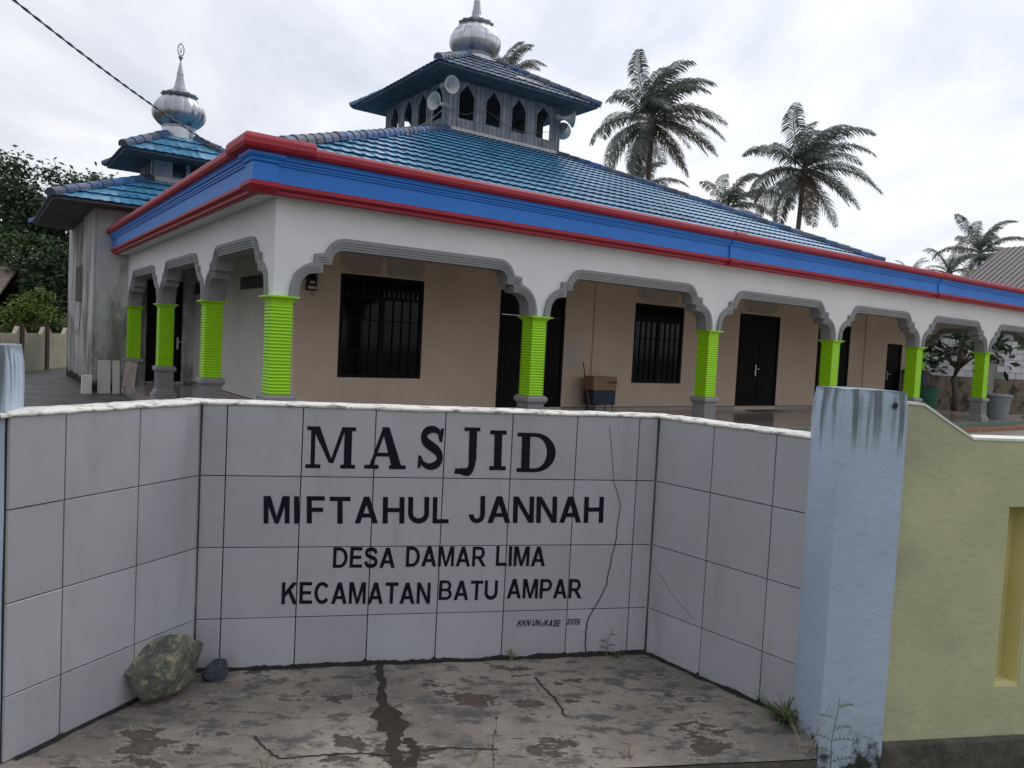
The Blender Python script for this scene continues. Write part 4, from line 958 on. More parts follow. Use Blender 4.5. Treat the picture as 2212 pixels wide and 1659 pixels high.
# ------------------------------------------------------------------ minaret tower
MX, MY = 1.41, 13.30; TH2 = 2.26
tow = empty('minaret_tower', BW(MX, MY, 0), YAW)
tag(tow, 'stained grey tower with two tiers of blue tiled roof under a polished onion dome', 'tower')
def tfn(a, o, z): return (a - MX, 10.9 - MY + o, z)
mb = MB()
def tbox(mb, s0, s1, t0, t1, z0, z1): mb.box(s0 - MX, s1 - MX, t0 - MY, t1 - MY, z0, z1)
# front wall with the porch door, then the other three walls
def tower_open(ops, a0, a1, z0, z1):
    mb = MB(); xs = sorted({a0, a1} | {o[0] for o in ops} | {o[1] for o in ops})
    for x0, x1 in zip(xs, xs[1:]):
        zs = [(z0, z1)]
        for o in ops:
            if o[0] <= x0 + 1e-6 and o[1] >= x1 - 1e-6: zs = [(z0, o[2]), (o[3], z1)]
        for q0, q1 in zs:
            if q1 - q0 > 1e-4: tbox(mb, x0, x1, 10.9, 11.05, q0, q1)
    return mb
DL = (.32, 1.15, .06, 2.57)
tower_open([DL], -.83, MX + TH2, -.25, 4.35).build('wall', M['tower'], tow)
mb = MB(); tbox(mb, -.80, -.65, 11.052, 17.3, -.25, 4.30); mb.build('wall', M['tower'], tow)
mb = MB(); tbox(mb, -.648, MX + TH2, 17.15, 17.3, -.25, 4.3); mb.build('wall', M['tower'], tow)
mb = MB(); tbox(mb, MX + TH2 - .15, MX + TH2, 11.052, 17.148, -.25, 4.3); mb.build('wall', M['tower'], tow)
mb = MB(); tbox(mb, -.86, -.802, 10.90, 13.0, -.25, 4.25); mb.build('corner_pier', M['tower'], tow)
door(DL[0], DL[1], DL[2], DL[3], tfn, 1, DL[1] - .10, tow)
mb = MB(); tbox(mb, -.835, -.803, 13.25, 14.9, 2.02, 2.95); wv = mb.build('vent_window', M['vent'], tow)
mb = MB(); tbox(mb, -.842, -.8355, 13.75, 14.5, 2.25, 2.75); mb.build('vent_opening', M['black'], wv)
r1, _ = hip_roof(tow, 0, 0, .81, 2.36, 5.27, .455, lambda p: p.y < 0 and p.x < 0.4, M['ridge'], M['soffit'], None)
# rafters' dark soffit lining
ub = MB()
UB = .81
for q in range(4):
    Ax = [Vector((1, 0, 0)), Vector((0, 1, 0)), Vector((-1, 0, 0)), Vector((0, -1, 0))][q]; Ou = Vector((Ax.y, -Ax.x, 0))
    opn = [(-.10 - .0, .30), (.40, .80)] if q in (0,) else [(-.55, -.15), (.15, .55)]
    xs = [-UB] + [v for o in [(-.28, .06), (.16, .50)] for v in o] + [UB]
    mb = MB()
    for i in range(5):
        x0, x1 = xs[i], xs[i + 1]; z00, z11 = 5.18, 6.15
        for a, b_ in ([(z00, z11)] if i % 2 == 0 else [(z00, 5.42), (5.82, z11)]):
            vs_ = [Ax * x + Ou * o + Vector((0, 0, z)) for o in (UB - .03 * (q % 2), UB - .08) for x, z in ((x0, a), (x1, a), (x1, b_), (x0, b_))]
            mb.add(vs_, [(0, 1, 2, 3), (7, 6, 5, 4), (0, 4, 5, 1), (1, 5, 6, 2), (2, 6, 7, 3), (3, 7, 4, 0)])
    mb.build('turret_wall', M['wood'], tow)
fl = MB(); fl.frust(0, 0, [(UB + .08, UB + .08, 5.16), (UB + .06, UB + .06, 5.36), (UB + .012, UB + .012, 5.39)]); fl.build('flashing', M['cement'], tow)
hip_roof(tow, 0, 0, .40, 1.14, 5.86 + .62 * 1.14, .62, lambda p: p.y < 0 or p.x < 0, M['ridge'], M['soffit'], None)
dp2 = circ_prof(.665, 7.26, 6.92, 7.80, 16)
dome(tow, None, .425, 6.40, 6.92, dp2, 16, 1, M['steelsm'], 0, 0, True)
finial(tow, 0, 0, 7.76, .42, 1.0, True, M['steelsm'])

# ------------------------------------------------------------------ loudspeakers on the lantern
def horn(loc, direction, r, label):
    o = empty('loudspeaker', loc); tag(o, label, 'loudspeaker', 'horn loudspeakers on the lantern')
    d = Vector(direction).normalized(); q = d.to_track_quat('Z', 'Y').to_matrix().to_4x4(); Ln = r * 1.55
    pf_ = [(r * .20, -Ln * 1.05), (r * .22, -Ln * .70), (r * .30, -Ln * .55), (r * .42, -Ln * .38), (r * .62, -Ln * .20), (r * .88, -Ln * .05), (r, 0), (r * 1.03, .012), (r * .97, .008), (r * .84, -Ln * .07), (r * .58, -Ln * .22), (r * .38, -Ln * .40), (r * .10, -Ln * .50)]
    for nm, prof, mm in (('bell', pf_, M['horn']), ('driver', [(r * .1, -Ln * 1.5), (r * .36, -Ln * 1.45), (r * .38, -Ln * 1.08), (r * .25, -Ln * 1.0)], M['concrete']), ('core', [(r * .02, -Ln * .5), (r * .13, -Ln * .45), (r * .12, -Ln * .20), (r * .03, -Ln * .15)], M['horn'])):
        mb = MB().lathe(prof, 28 if nm == 'bell' else 16); mb.v = [tuple(q @ Vector(v)) for v in mb.v]; mb.build(nm, mm, o, smooth=True)
    mb = MB(); back = q @ Vector((0, 0, -Ln * 1.2)); mb.tube([back, back + Vector((0, 0, -.22))], .016, 6); mb.build('bracket', M['concrete'], o)
    return o
horn(BW(7.56, 9.05, 8.51), -nn * .95 + ee * .05 - Vector((0, 0, .12)), .235, 'grey horn loudspeaker on the lantern corner, mouth towards the camera')
horn(BW(7.20, 9.38, 8.06), -ee * .92 - nn * .30, .245, 'grey horn loudspeaker on the lantern corner, mouth to the left')
horn(BW(12.18, 9.4, 8.61), ee * .93 - nn * .38, .255, 'upper grey horn loudspeaker at the right corner of the lantern')
horn(BW(12.42, 10.2, 8.45), ee * .55 + nn * .85, .27, 'lower grey horn loudspeaker at the right corner, mouth turned away')
def wire(name, pts, r, m_, label=None, cat=None, n=5):
    o = MB().tube(smoothpts(pts, 6), r, n).build(name, m_, smooth=True)
    if label: tag(o, label, cat)
    return o
wire('loudspeaker_wire', [BW(7.9, 9.79, 8.15), BW(8.15, 9.77, 8.07), BW(8.5, 9.77, 8.05), BW(9.0, 9.77, 8.27), BW(9.1, 9.77, 7.9), BW(9.14, 9.77, 8.3), BW(10.1, 9.77, 7.98), BW(10.9, 9.77, 8.02), BW(12.0, 9.75, 8.3), BW(12.1, 9.5, 8.5)], .009, M['cable'], 'thin dark loudspeaker wire looped along the lantern front', 'wire')
wire('loudspeaker_wire', [BW(7.85, 9.7, 8.2), BW(7.4, 9.9, 7.7), BW(6.9, 10.0, 7.35), BW(6.2, 9.3, 6.95)], .009, M['cablew'], 'pale loudspeaker wire running down from the lantern corner to the hip', 'wire')
# power cable from beyond the upper left of the picture to the fascia corner
ca, cb_ = Vector((-4.393, 6.645, 4.118)), BW(-.58, .70, 3.72)
pc = []
for i in range(25):
    t = -.6 + 1.6 * i / 24; p = ca.lerp(cb_, t); p.z -= .05 * 4 * t * (1 - t) if t > 0 else -.1 * t * t; pc.append(p)
o_ = empty('power_cable', pc[-1]); tag(o_, 'twisted power cable strung from the upper left to the fascia corner', 'cable')
for ph in (0, math.pi):
    mb = MB(); pp = []
    for i in range(161):
        t = i / 160 * 24; a = int(min(t, 23)); p = pc[a].lerp(pc[a + 1], t - a); pp.append(p - pc[-1] + Vector((math.cos(i * .8 + ph) * .006, 0, math.sin(i * .8 + ph) * .006)))
    mb.tube(pp, .0072, 5); mb.build('strand', M['cable'], o_, smooth=True)
wire('white_cable', [BW(-.50, 10.90, 3.72), BW(-.53, 10.86, 3.66), BW(-.45, 10.86, 3.5), BW(-.42, 10.86, 3.1)], .010, M['cablew'], 'short white cable hanging down the end of the left fascia', 'cable')
wire('wall_wire', [BW(-.88, 12.9, 2.6), BW(-.875, 13.0, 2.0), BW(-.865, 13.4, 1.4), BW(-.86, 14.2, 1.12), BW(-.85, 15.2, 1.3), BW(-.83, 16.6, 1.7)], .008, M['cable'], 'thin wire drooping across the left face of the tower', 'wire')

# ------------------------------------------------------------------ things on the porch
def hthing(name, s, t, z, label, cat, rz=0, group=None):
    o = empty(name, BW(s, t, z), YAW + rz); tag(o, label, cat, group); return o
o = hthing('electricity_meter', 1.68, 3.45, 2.19, 'black electricity meter high on the porch wall by the left window', 'meter')
MB().box(-.09, .09, -.09, -.002, 0, .32).build('case', M['black'], o, bevel=.01)
MB().lathe([(.055, 0), (.055, .02), (.04, .035)], 16).build('dial', M['glass'], o).matrix_basis = Matrix.Translation((0, -.092, .235)) @ Matrix.Rotation(R(90), 4, 'X')
MB().box(-.04, .04, -.096, -.091, .125, .165).build('display', M['paper'], o); MB().box(-.075, .075, -.098, -.091, .03, .075).build('terminal_cover', M['paper'], o)
MB().tube([(.01, -.04, 0), (.03, -.03, -.06), (.06, -.02, -.09)], .005, 5).build('lead', M['cable'], o)
for i, (z0, z1, x0, x1, lb) in enumerate(((1.27, 1.62, 7.63, 7.86, 'upper white notice sheet taped beside the second door'), (.98, 1.26, 7.63, 7.87, 'lower white notice sheet taped beside the second door'))):
    o = hthing('notice_sheet', x0, 3.447, z0, lb, 'notice', group='notice sheets by the second door'); mb = MB(); w = x1 - x0; h = z1 - z0
    mb.box(0, w, -.003, 0, 0, h); mb.build('sheet', M['paper'], o)
    tb = MB()
    for k2 in range(6): tb.box(w * .2 + .01 * (k2 % 2), w * .8 - .02 * (k2 % 3), -.0042, -.0032, h * (.85 - .12 * k2), h * (.85 - .12 * k2) + .008)
    tb.build('print', M['patch'], o)
o = hthing('donation_box', 8.31, 3.10, 0, 'plywood donation box lettered WAKAF, navy lower half, on thin legs', 'box')
MB().box(-.34, .34, -.17, .17, .52, .82).build('top_half', M['boxwood'], o, bevel=.008); MB().box(-.335, .335, -.165, .165, .19, .518).build('bottom_half', M['boxblue'], o, bevel=.02)
for sx in (-.26, .28):
    for sy in (-.12, .12): MB().tube([(sx, sy, .19), (sx * 1.05, sy * 1.1, 0)], .012, 6).build('leg', M['black'], o)
mb = MB()
SANS['W'] = (1.3, [[(0, 1), (.2, 1), (.42, 0), (.22, 0)], [(.62, 1), (.70, 1), (.42, 0), (.24, 0)], [(.58, 1), (.74, 1), (1.08, 0), (.9, 0)], [(1.1, 1), (1.3, 1), (1.08, 0), (.88, 0)]])
x = .06
for c in 'WAKAF':
    for q2, poly in enumerate(SANS[c][1]): mb.add([(x + px * .055, -.1712 - .00005 * q2, .665 + py * .07) for px, py in poly], [tuple(range(len(poly)))])
    x += (SANS[c][0] + .16) * .055
mb.build('lettering', M['ink'], o, fix=False)
o = hthing('broom', 7.92, 3.05, 0, 'orange handled broom with black bristles leaning beside the donation box', 'broom')
MB().tube([(0, -.08, .12), (.0, .22, 1.12)], .014, 7).build('handle', M['stick'], o); MB().frust(0, -.10, [(.26, .05, .0), (.24, .04, .05), (.10, .03, .11), (.05, .025, .15)]).build('bristles', M['black'], o)
for s, lb in ((14.3, 'green door mat before the plain double door'), (6.6, 'green door mat before the door behind the second column')):
    o = hthing('door_mat', s, 3.1, .0, lb, 'mat', group='green door mats'); MB().box(-.55, .55, -.22, .22, 0, .018).build('mat', M['gtile'], o, bevel=.006)
def bin_(name, s, t, z, r, h, m_, label, lid=True):
    o = hthing(name, s, t, z, label, 'bin')
    MB().lathe([(r * .80, 0), (r * .82, .02), (r * .98, h * .9), (r, h * .93), (r * .93, h * .93), (r * .75, .03)], 24).build('tub', m_, o, smooth=False)
    MB().lathe([(r * 1.0, h * .90), (r * 1.09, h * .905), (r * 1.09, h * .97), (r * .98, h * .99), (r * .94, h)] if lid else [(r * 1.0, h * .9), (r * 1.07, h * .905), (r * 1.07, h * .95), (r * 1.0, h * .96)], 24, caps=lid).build('rim', m_, o, smooth=False)
bin_('rubbish_bin', 21.4, .35, 0, .36, .72, M['bingrey'], 'grey plastic tub standing on the porch right of the last column')
bin_('water_bin', 20.2, 1.9, 0, .42, .85, M['bingreen'], 'green plastic tub on the porch behind the fifth column', False)
bin_('water_drum', 22.05, 3.1, 0, .36, 1.3, M['binblue'], 'dark blue drum behind the green tub at the end of the porch')

# leaning floor tiles and a white block by the tower
for i, (x, y, w, h, lean, lb, mm) in enumerate(((-9.80, 17.60, .20, .42, .08, 'small bright white block standing at the foot of the tower corner', 'capwhite'), (-9.50, 17.80, .27, .78, .10, 'widest of the pale floor tiles leaning on the tower front', 'paper'), (-9.28, 17.92, .15, .78, .13, 'narrow pale floor tile leaning between the wider ones', 'paper'), (-9.08, 18.05, .26, .76, .10, 'tilted grey floor tile leaning nearest the porch', 'patch'))):
    o = empty('leaning_tile' if i else 'white_block', (x, y, yz), YAW); tag(o, lb, 'tile' if i else 'block', 'floor tiles leaning on the tower' if i else None)
    b_ = MB().box(-w / 2, w / 2, -.012 if i else -.10, .012 if i else .10, 0, h).build('slab', M[mm], o, bevel=.004); b_.rotation_euler = (-lean if i else 0, (.12 if i == 3 else 0), 0)

# ------------------------------------------------------------------ cream fence on the left
P0_, P1_ = Vector((-13.85, 17.2, yz)), Vector((-16.95, 31.6, yz)); FD = (P1_ - P0_).normalized(); FN = Vector((FD.y, -FD.x, 0)); FL = (P1_ - P0_).length
fen = empty('cream_fence', P0_); tag(fen, 'cream rendered fence wall with maroon posts and scooped panels behind the yard', 'fence')
# posts every 2.04 m, one at (-15.24, 23.67)
f0 = ((Vector((-15.24, 23.67, yz)) - P0_).dot(FD)) % 2.04
k2 = 0; xs = []
while f0 + 2.04 * k2 < FL: xs.append(f0 + 2.04 * k2); k2 += 1
for x in xs:
    MB().extr([(x - .12, 0), (x + .12, 0), (x + .12, 1.50), (x - .12, 1.50)], FN * .06, FD, (0, 0, 1), -FN * .24).build('fence_post', M['fencepost'], fen)
for a, b_ in zip(xs, xs[1:]):
    a += .122; b_ -= .122; mb = MB(); zt_, zl = 1.42, 1.20; sh = .30
    sl_ = [a + (b_ - a) * q for q in (.26, .42, .58, .74)]
    edge = [(a, 0)]
    mb.extr([(a, 0), (b_, 0), (b_, .80), (a, .80)], FN * .02, FD, (0, 0, 1), -FN * .12)
    cur = a
    for sx in sl_ + [None]:
        e2 = b_ if sx is None else sx - .02
        mb.extr([(cur, .80), (e2, .80), (e2, .98), (cur, .98)], FN * .02, FD, (0, 0, 1), -FN * .12); cur = (sx or 0) + .02
    mb.extr([(a, .98), (b_, .98), (b_, zt_), (b_ - .08, zt_), (b_ - sh, zl), (a + sh, zl), (a + .08, zt_), (a, zt_)], FN * .02, FD, (0, 0, 1), -FN * .12)
    mb.build('fence_panel', M['fence'], fen)

# ------------------------------------------------------------------ block wall at the far right
bwl = empty('block_wall', (13, 28.6, yz)); tag(bwl, 'whitewashed block wall on mouldy brown render beyond the far end of the porch', 'wall')
MB().box(0, 16, .0, .2, 0, 1.30).build('base_wall', M['brown'], bwl); MB().box(0, 16, .03, .17, 1.302, 3.9).build('mortar_bed', M['mortar'], bwl)
blk = MB().box(0, .44, 0, .2, 0, .218).mesh('block'); blk.materials.append(M['block'])
for j in range(11):
    z = 1.315 + j * .234
    if j == 6: MB().box(0, 16, -.004, .19, z, z + .21).build('tie_beam', M['concrete'], bwl); continue
    x = (0 if j % 2 else -.22)
    while x < 12:
        if x >= 0 and not (4.35 < x < 4.9): link('block', blk, parent=bwl, loc=(x + random.uniform(-.004, .004), .004 + random.uniform(-.006, .006), z))
        x += .46
MB().box(4.75, 4.95, -.012, .22, 0, 3.9).build('wall_column', M['concrete'], bwl)

# ------------------------------------------------------------------ houses
hs = empty('tin_roofed_house', (24.35, 32.43, -.28), R(-62)); tag(hs, 'house with a steep grey brown ribbed sheet roof at the right edge', 'house')
MB().box(-6, 8, 0, 9, 0, 4.75).build('wall', M['housewall'], hs)
rb = MB(); rb.extr([(-.8, 4.68), (4.5, 7.98), (9.8, 4.68), (9.8, 4.78), (4.5, 8.09), (-.8, 4.78)], (-6.6, 0, 0), (0, 1, 0), (0, 0, 1), (15.4, 0, 0)); rf = rb.build('roof', M['housetin'], hs)
for i in range(52):
    x = -6.6 + .3 * i; MB().extr([(-.82, 4.785), (4.5, 8.10), (4.5, 8.135), (-.82, 4.82)], (x, 0, 0), (0, 1, 0), (0, 0, 1), (.05, 0, 0)).build('roof_rib', M['housetin'], rf)
hl = empty('village_house', (-25.9, 33.5, -.28), R(20)); tag(hl, 'low village house with an old brown roof and railed porch beyond the cream fence', 'house')
MB().box(-5, 1.6, .8, 5, 0, 2.3).build('wall', M['housewall'], hl)
MB().extr([(-1.0, 2.35), (2.9, 4.1), (6.8, 2.35), (6.8, 2.47), (2.9, 4.25), (-1.0, 2.47)], (-5.5, 0, 0), (0, 1, 0), (0, 0, 1), (8.4, 0, 0)).build('roof', M['oldroof'], hl)
for z in (1.0, 1.35, 1.7, 2.05): MB().tube([(-5, -.8, z), (2.4, -.8, z)], .02, 5).build('rail', M['concrete'], hl)
for x in (-5, -2.5, 0, 2.4): MB().tube([(x, -.8, 0), (x, -.8, 2.4)], .05, 6).build('porch_post', M['bark'], hl)

# ------------------------------------------------------------------ palms
def frond(L_, az, el, wind, seed, droop=1., nl=72, wide=1.):
    rnd = random.Random(seed); mb = MB(); p = Vector((0, 0, 0)); d = Vector((math.cos(az) * math.cos(el), math.sin(az) * math.cos(el), math.sin(el))); n = 16; pts = []; dirs = []
    for i in range(n + 1):
        pts.append(p.copy()); dirs.append(d.copy()); t = i / n
        d = (d + Vector((0, 0, -1)) * droop * (.03 + .16 * t) + Vector(wind) * (.03 + .16 * t)).normalized(); p = p + d * (L_ / n)
    mb.tube(pts, [.055 * (1 - .88 * i / n) for i in range(n + 1)], 4, False)
    for k2 in range(nl):
        t = .10 + .89 * k2 / nl; f = t * n; i = min(int(f), n - 1); q = pts[i].lerp(pts[i + 1], f - i); dd = dirs[i].lerp(dirs[min(i + 1, n)], f - i).normalized()
        sd = dd.cross(Vector((0, 0, 1)));
        if sd.length < .05: sd = Vector((1, 0, 0))
        sd.normalize(); up = sd.cross(dd)
        ln = L_ * .245 * (math.sin(math.pi * min(1, .16 + t * .82)) ** .6) * wide
        for s_ in (-1, 1):
            if rnd.random() < .06: continue
            v = (sd * s_ * .80 + dd * .62 + up * rnd.uniform(-.05, .30)).normalized(); lf = ln * rnd.uniform(.8, 1.1); w = .030 * L_ / 4.5 * rnd.uniform(.8, 1.3)
            v2 = (v + Vector((0, 0, -1)) * .85 * droop + Vector(wind) * .8).normalized(); v3 = (v2 + Vector((0, 0, -1)) * 1.0 * droop + Vector(wind) * .6).normalized()
            a = q; b_ = a + v * lf * .4; c = b_ + v2 * lf * .35; e_ = c + v3 * lf * .28; wv = dd * w
            mb.add([a - wv * .5, a + wv * .5, b_ + wv, b_ - wv, c + wv * .8, c - wv * .8, e_], [(0, 1, 2, 3), (3, 2, 4, 5), (5, 4, 6)])
    return mb
def palm(loc, h, L_, nf, seed, label, lean=(0, 0), wind=(.55, -.1, .05), tr=.16, nuts=True, low=-.75, nl=72, name='coconut_palm'):
    rnd = random.Random(seed); o = empty(name, loc); tag(o, label, 'palm', 'coconut palms behind the mosque')
    top = Vector((lean[0], lean[1], h)); pts = [Vector((lean[0] * (i / 12) ** 1.7, lean[1] * (i / 12) ** 1.7, h * i / 12)) for i in range(13)]
    MB().tube(pts, [tr * (1.35 - .6 * min(1, i / 3)) * (1 - .18 * i / 12) if i < 4 else tr * (1 - .25 * i / 12) for i in range(13)], 9).build('trunk', M['palmtrunk'], o, smooth=True)
    MB().lathe([(tr * .7, -.5), (tr * 1.25, -.25), (tr * 1.3, 0), (tr * .8, .3), (.02, .55)], 9, top.x, top.y, top.z).build('crown_shaft', M['palmtrunk'], o, smooth=True)
    for i in range(nf):
        t = i / (nf - 1); el = 1.42 + (low - 1.42) * t ** .85 + rnd.uniform(-.1, .1); az = i * 2.39996 + rnd.uniform(-.2, .2)
        ln = L_ * (rnd.uniform(.82, 1.05)) * (.85 + .15 * math.sin(math.pi * min(1, t * 1.2)))
        f = frond(ln, az, el, Vector(wind) * (1.0 - .45 * t), seed * 100 + i, 1.0 - .15 * t, nl); ob = f.build('frond', M['palm'] if rnd.random() > .12 or t < .6 else M['frondold'], o, fix=False); ob.location = top + Vector((0, 0, .15 - .3 * t))
    if nuts:
        for i in range(6): MB().lathe([(.01, -.14), (.09, -.1), (.13, 0), (.1, .1), (.02, .15)], 8).build('coconut', M['palmtrunk'], o, smooth=True).location = top + Vector((.32 * math.cos(i * 1.05), .32 * math.sin(i * 1.05), -.45 - .1 * (i % 2)))
    return o
def palm_to(x, y, z, *a, **k):      # x, y, z: the crown
    ln_ = k.get('lean', (0, 0)); return palm((x - ln_[0], y - ln_[1], -.28), z + .28, *a, **k)
palm_to(7.58, 46.76, 15.28, 5.0, 36, 3, 'tallest coconut palm, right of the lantern, fronds swept by the wind', tr=.2)
palm_to(16.90, 46.63, 12.81, 4.9, 33, 7, 'coconut palm with a bare trunk showing above the far fascia', lean=(.35, 0), tr=.18)
palm_to(15.65, 58.63, 12.54, 4.6, 20, 12, 'short coconut palm between the two tall palms', tr=.17, low=-.5)
palm_to(-1.62, 61.11, 22.03, 4.4, 18, 15, 'coconut palm mostly hidden behind the lantern roof', tr=.17, low=-.4)
palm_to(9.28, 62.72, 14.13, 4.6, 16, 19, 'coconut palm half hidden behind the tallest palm', tr=.17, low=-.3)
palm_to(39.77, 66.59, 11.38, 4.3, 22, 22, 'coconut palm beside the grey sheet roof at the right', tr=.17, low=-.5)
palm_to(33.77, 60.45, 8.82, 3.4, 16, 27, 'low palm clump over the far end of the fascia', wind=(.1, 0, .05), tr=.2, nuts=False, low=-.2, nl=34)
palm_to(38.38, 75.53, 10.03, 3.2, 14, 31, 'farthest small palm peeping over the red coping', wind=(.1, 0, 0), tr=.2, nuts=False, low=-.2, nl=30)

# ------------------------------------------------------------------ broadleaf trees and shrubs
def tree(name, loc, h, rx, rz, n, leaf, m_, seed, label, cat='tree', trunk=.16, group=None, nb=26, spread=.34, cz=None):
    rnd = random.Random(seed); o = empty(name, loc); tag(o, label, cat, group); cz = cz if cz is not None else h - rz
    mb = MB(); pts = [Vector((noise.noise(Vector((seed, i * .5, 0))) * .25 * i / 3, noise.noise(Vector((seed, 7, i * .5))) * .25 * i / 3, cz * i / 6)) for i in range(7)]
    mb.tube(pts, [trunk * (1 - .09 * i) for i in range(7)], 8); tips = []
    for b_ in range(nb):
        a = rnd.uniform(0, 6.283); ph = math.acos(rnd.uniform(-.75, 1)); rr = rnd.uniform(.55, 1.) ** .5
        tip = Vector((rx * rr * math.sin(ph) * math.cos(a), rx * rr * math.sin(ph) * math.sin(a), cz + rz * rr * math.cos(ph))); st = pts[rnd.randint(3, 6)]
        mid = st.lerp(tip, .5) + Vector((0, 0, rx * .12)); mb.tube([st, mid, tip], [trunk * .4, trunk * .22, trunk * .06], 5); tips.append(tip)
    mb.build('trunk', M['bark'], o, smooth=True)
    lm_ = MB(); per = n // nb
    for tip in tips:
        cs = rnd.uniform(.7, 1.25) * spread
        for k2 in range(per):
            v = Vector((rnd.gauss(0, 1), rnd.gauss(0, 1), rnd.gauss(0, .75))) * cs * rx * .52; p = tip + v
            d = Vector((rnd.gauss(0, 1), rnd.gauss(0, 1), rnd.gauss(-.35, .6))).normalized(); s_ = d.cross(Vector((rnd.gauss(0, 1), rnd.gauss(0, 1), rnd.gauss(0, 1)))).normalized(); L_ = leaf * rnd.uniform(.7, 1.3); w = L_ * .22
            lm_.add([p, p + d * L_ * .5 + s_ * w, p + d * L_, p + d * L_ * .5 - s_ * w], [(0, 1, 2, 3)])
    lm_.build('crown', m_, o, fix=False); return o
gt = 'dark trees behind the tower'
for i, (x, y, Yf, h, rx, rz, n, mk, lb) in enumerate([
    (-29.5, 42, 0, 10.6, 3.6, 4.4, 9000, 'leafdark', 'dark rubber tree at the far left edge behind the village house'),
    (-26.2, 44, 0, 10.4, 3.3, 4.4, 9000, 'leafdark', 'rubber tree with feathery top, second from the left edge'),
    (-23.2, 42.5, 0, 9.6, 2.9, 4.3, 8000, 'leafdark', 'rubber tree rising just left of the lower tower roof'),
    (-20.4, 45, 0, 9.3, 3.0, 4.2, 7000, 'leafmid', 'tree partly hidden behind the lower tower roof'),
    (-25.5, 38.5, 0, 6.0, 2.6, 2.8, 7000, 'leafmid', 'lower leafy tree under the rubber trees left of the tower'),
    (-21.8, 38.5, 0, 5.4, 2.3, 2.6, 6000, 'leafdark', 'dark low tree close to the left face of the tower'),
    (-33, 39, 0, 10.5, 3.6, 4.6, 6000, 'leafdark', 'dark tree just beyond the left edge of the picture')]):
    tree('rubber_tree', (x, y, -.28), h, rx, rz, n, .30, M[mk], 40 + i, lb, group=gt, trunk=.2, nb=44, spread=.30)
tree('shrub', (-18.9, 30.5, -.28), 3.0, 1.25, 1.35, 5200, .17, M['leafyel'], 61, 'yellow green leafy shrub behind the cream fence', 'shrub', .05, nb=34, spread=.3, cz=1.5)
tree('shrub', (-16.9, 33.5, -.28), 3.3, 1.2, 1.6, 3500, .17, M['leafmid'], 62, 'darker shrub between the fence and the tower', 'shrub', .05, nb=26, spread=.32, cz=1.6)
pt_ = tree('broadleaf_tree', BW(24.6, 3.0, yz), 3.2, 1.5, .75, 420, .34, M['leafbig'], 71, 'small tree with big dark leaves seen through the last arches', 'tree', .13, nb=16, spread=.36, cz=2.35)
for i in range(6): tree('shrub', (16 + 7 * i, 62 + (i % 2) * 5, -.28), 5.2, 3.6, 2.6, 2600, .4, M['leafdark'], 80 + i, ['dark bush low behind the porch end', 'bush behind the tin roofed house', 'bush right of the tin roofed house', 'dark bush at the far right', 'farther dark bush at the right', 'rightmost of the far dark bushes'][i], 'shrub', .1, 'far bushes on the right', nb=30, spread=.3, cz=2.6)

# ------------------------------------------------------------------ weeds on the slab
def blade(mb, base, d, L_, w, bend):
    base = Vector(base); d = Vector(d).normalized(); s_ = d.cross(Vector((0, 0, 1)));
    if s_.length < .1: s_ = Vector((1, 0, 0))
    s_.normalize(); vs_ = []; p = base.copy()
    for i in range(6):
        ww = w * (1 - i / 5.2); vs_ += [p - s_ * ww, p + s_ * ww]; d = (d + Vector(bend) * .22).normalized(); p = p + d * L_ / 5
    mb.add(vs_, [(2 * i, 2 * i + 1, 2 * i + 3, 2 * i + 2) for i in range(5)])
def tuft(name, loc, n, L_, m_, seed, label, spread=.5, w=.0022, cat='grass', dry=0):
    rnd = random.Random(seed); o = empty(name, loc); tag(o, label, cat); mb = MB(); md = MB()
    for i in range(n):
        a = rnd.uniform(0, 6.283); d = (math.cos(a) * spread * rnd.random(), math.sin(a) * spread * rnd.random(), 1)
        blade(md if rnd.random() < dry else mb, (rnd.gauss(0, .008), rnd.gauss(0, .008), 0), d, L_ * rnd.uniform(.45, 1.05), w * rnd.uniform(.6, 1.2), (math.cos(a) * .5, math.sin(a) * .5, -.5))
    if mb.v: mb.build('blades', m_, o, fix=False)
    if md.v: md.build('dry_blades', M['dry'], o, fix=False)
    return o
tuft('grass_tuft', (.06, 3.375, 0), 11, .14, M['weed'], 3, 'green grass tuft growing at the foot of the sign below KKN', .55, .0035, dry=.3)
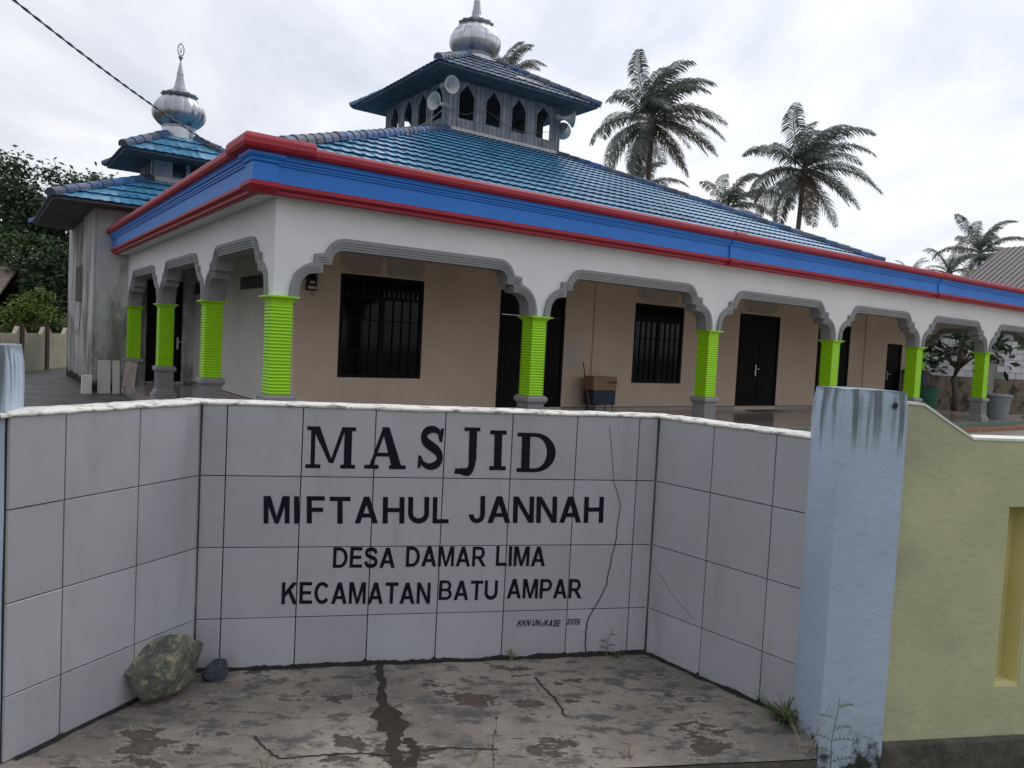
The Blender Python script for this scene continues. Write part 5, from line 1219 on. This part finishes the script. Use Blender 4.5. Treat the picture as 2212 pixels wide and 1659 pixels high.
def twig(name, loc, h, seed, m_, label, nlf=7, lean=(.1, 0), leafy=True, beads=0):
    rnd = random.Random(seed); o = empty(name, loc); tag(o, label, 'weed'); pts = [Vector((lean[0] * h * t ** 1.5 + .004 * math.sin(9 * t), lean[1] * h * t ** 1.5, h * t)) for t in [i / 8 for i in range(9)]]
    MB().tube(pts, [.0022 * (1 - .5 * i / 8) for i in range(9)], 5).build('stem', M['dry'] if not leafy or beads else m_, o)
    if leafy:
        mb = MB()
        for k2 in range(nlf):
            t = .25 + .72 * k2 / nlf; p = pts[min(8, int(t * 8))]; a = rnd.uniform(-.5, .5) + (0 if k2 % 2 else math.pi)
            d = Vector((math.cos(a), math.sin(a) * .6, .35)); L_ = h * .30 * (1 - .5 * t)
            q = p.copy(); prev = q
            for j in range(5):
                q2 = p + d * L_ * (j + 1) / 5 - Vector((0, 0, L_ * .06 * j * j / 5)); mb.tube([prev, q2], .0008, 3, False); prev = q2
                for s_ in (-1, 1):
                    sd = Vector((-d.y, d.x, 0)) * s_; e_ = q2 + sd * .011 + Vector((0, 0, .004)); mb.add([q2, q2.lerp(e_, .5) + d * .004, e_, q2.lerp(e_, .5) - d * .004], [(0, 1, 2, 3)])
        mb.build('leaves', m_, o, fix=False)
    for k2 in range(beads):
        MB().lathe([(.001, -.006), (.0055, -.003), (.006, .001), (.002, .006)], 7).build('seed_head', M['bark'], o).location = pts[min(8, 2 + int(6 * k2 / max(1, beads - 1)))]
    return o
twig('seedling', (.50, 3.47, 0), .13, 4, M['dry'], 'thin bare seedling near the right inner corner of the sign', 4, (.12, 0))
tuft('grass_tuft', (.545, 3.45, 0), 18, .10, M['weed'], 8, 'low spreading weed patch beside the bare seedling', 1.8, .002, dry=.4)
twig('fern_weed', (1.225, 2.715, -.13), .33, 6, M['weed'], 'upright weed with feathery leaves in front of the pale blue post', 8, (.05, 0))
tuft('weed_patch', (1.125, 2.92, 0), 70, .16, M['weed'], 12, 'green weeds growing where the slab meets the pale blue post', 1.5, .006, dry=.12)
tuft('dry_grass', (1.12, 2.68, -.02), 14, .34, M['dry'], 14, 'long dry grass stems drooping over the slab corner by the post', .9, .0016, dry=1.)
tuft('dry_grass', (.48, 2.60, 0), 15, .15, M['dry'], 16, 'dry brown grass clump at the front edge of the slab', .9, .0013, dry=1.)
tuft('dry_grass', (-.06, 2.52, 0), 7, .13, M['dry'], 18, 'sparse dry grass by the front edge crack', .8, .0012, dry=1.)
twig('seed_stalk', (.0, 2.49, -.02), .19, 9, M['dry'], 'dark stalk with round brown seed heads at the front of the slab', 0, (.02, 0), True, 4)
tuft('grass_tuft', (-.735, 2.40, 0), 3, .10, M['weed'], 21, 'few bright green grass blades at the slab front left', .2, .003)
mb = MB(); rnd = random.Random(5)
for i in range(900):
    x = rnd.uniform(.3, 4.5); y0 = 2.50 + .17 * (x - .471) - rnd.uniform(.02, .5) if x < 1.2 else rnd.uniform(2.2, 2.75); blade(mb, (x, y0, -.28), (rnd.gauss(0, .4), rnd.gauss(0, .4), 1), rnd.uniform(.04, .11), .003, (rnd.gauss(0, .6), rnd.gauss(0, .6), -.4))
tag(mb.build('verge_grass', M['weed'], fix=False), 'short rough grass on the verge below the slab', 'grass', kind='stuff')
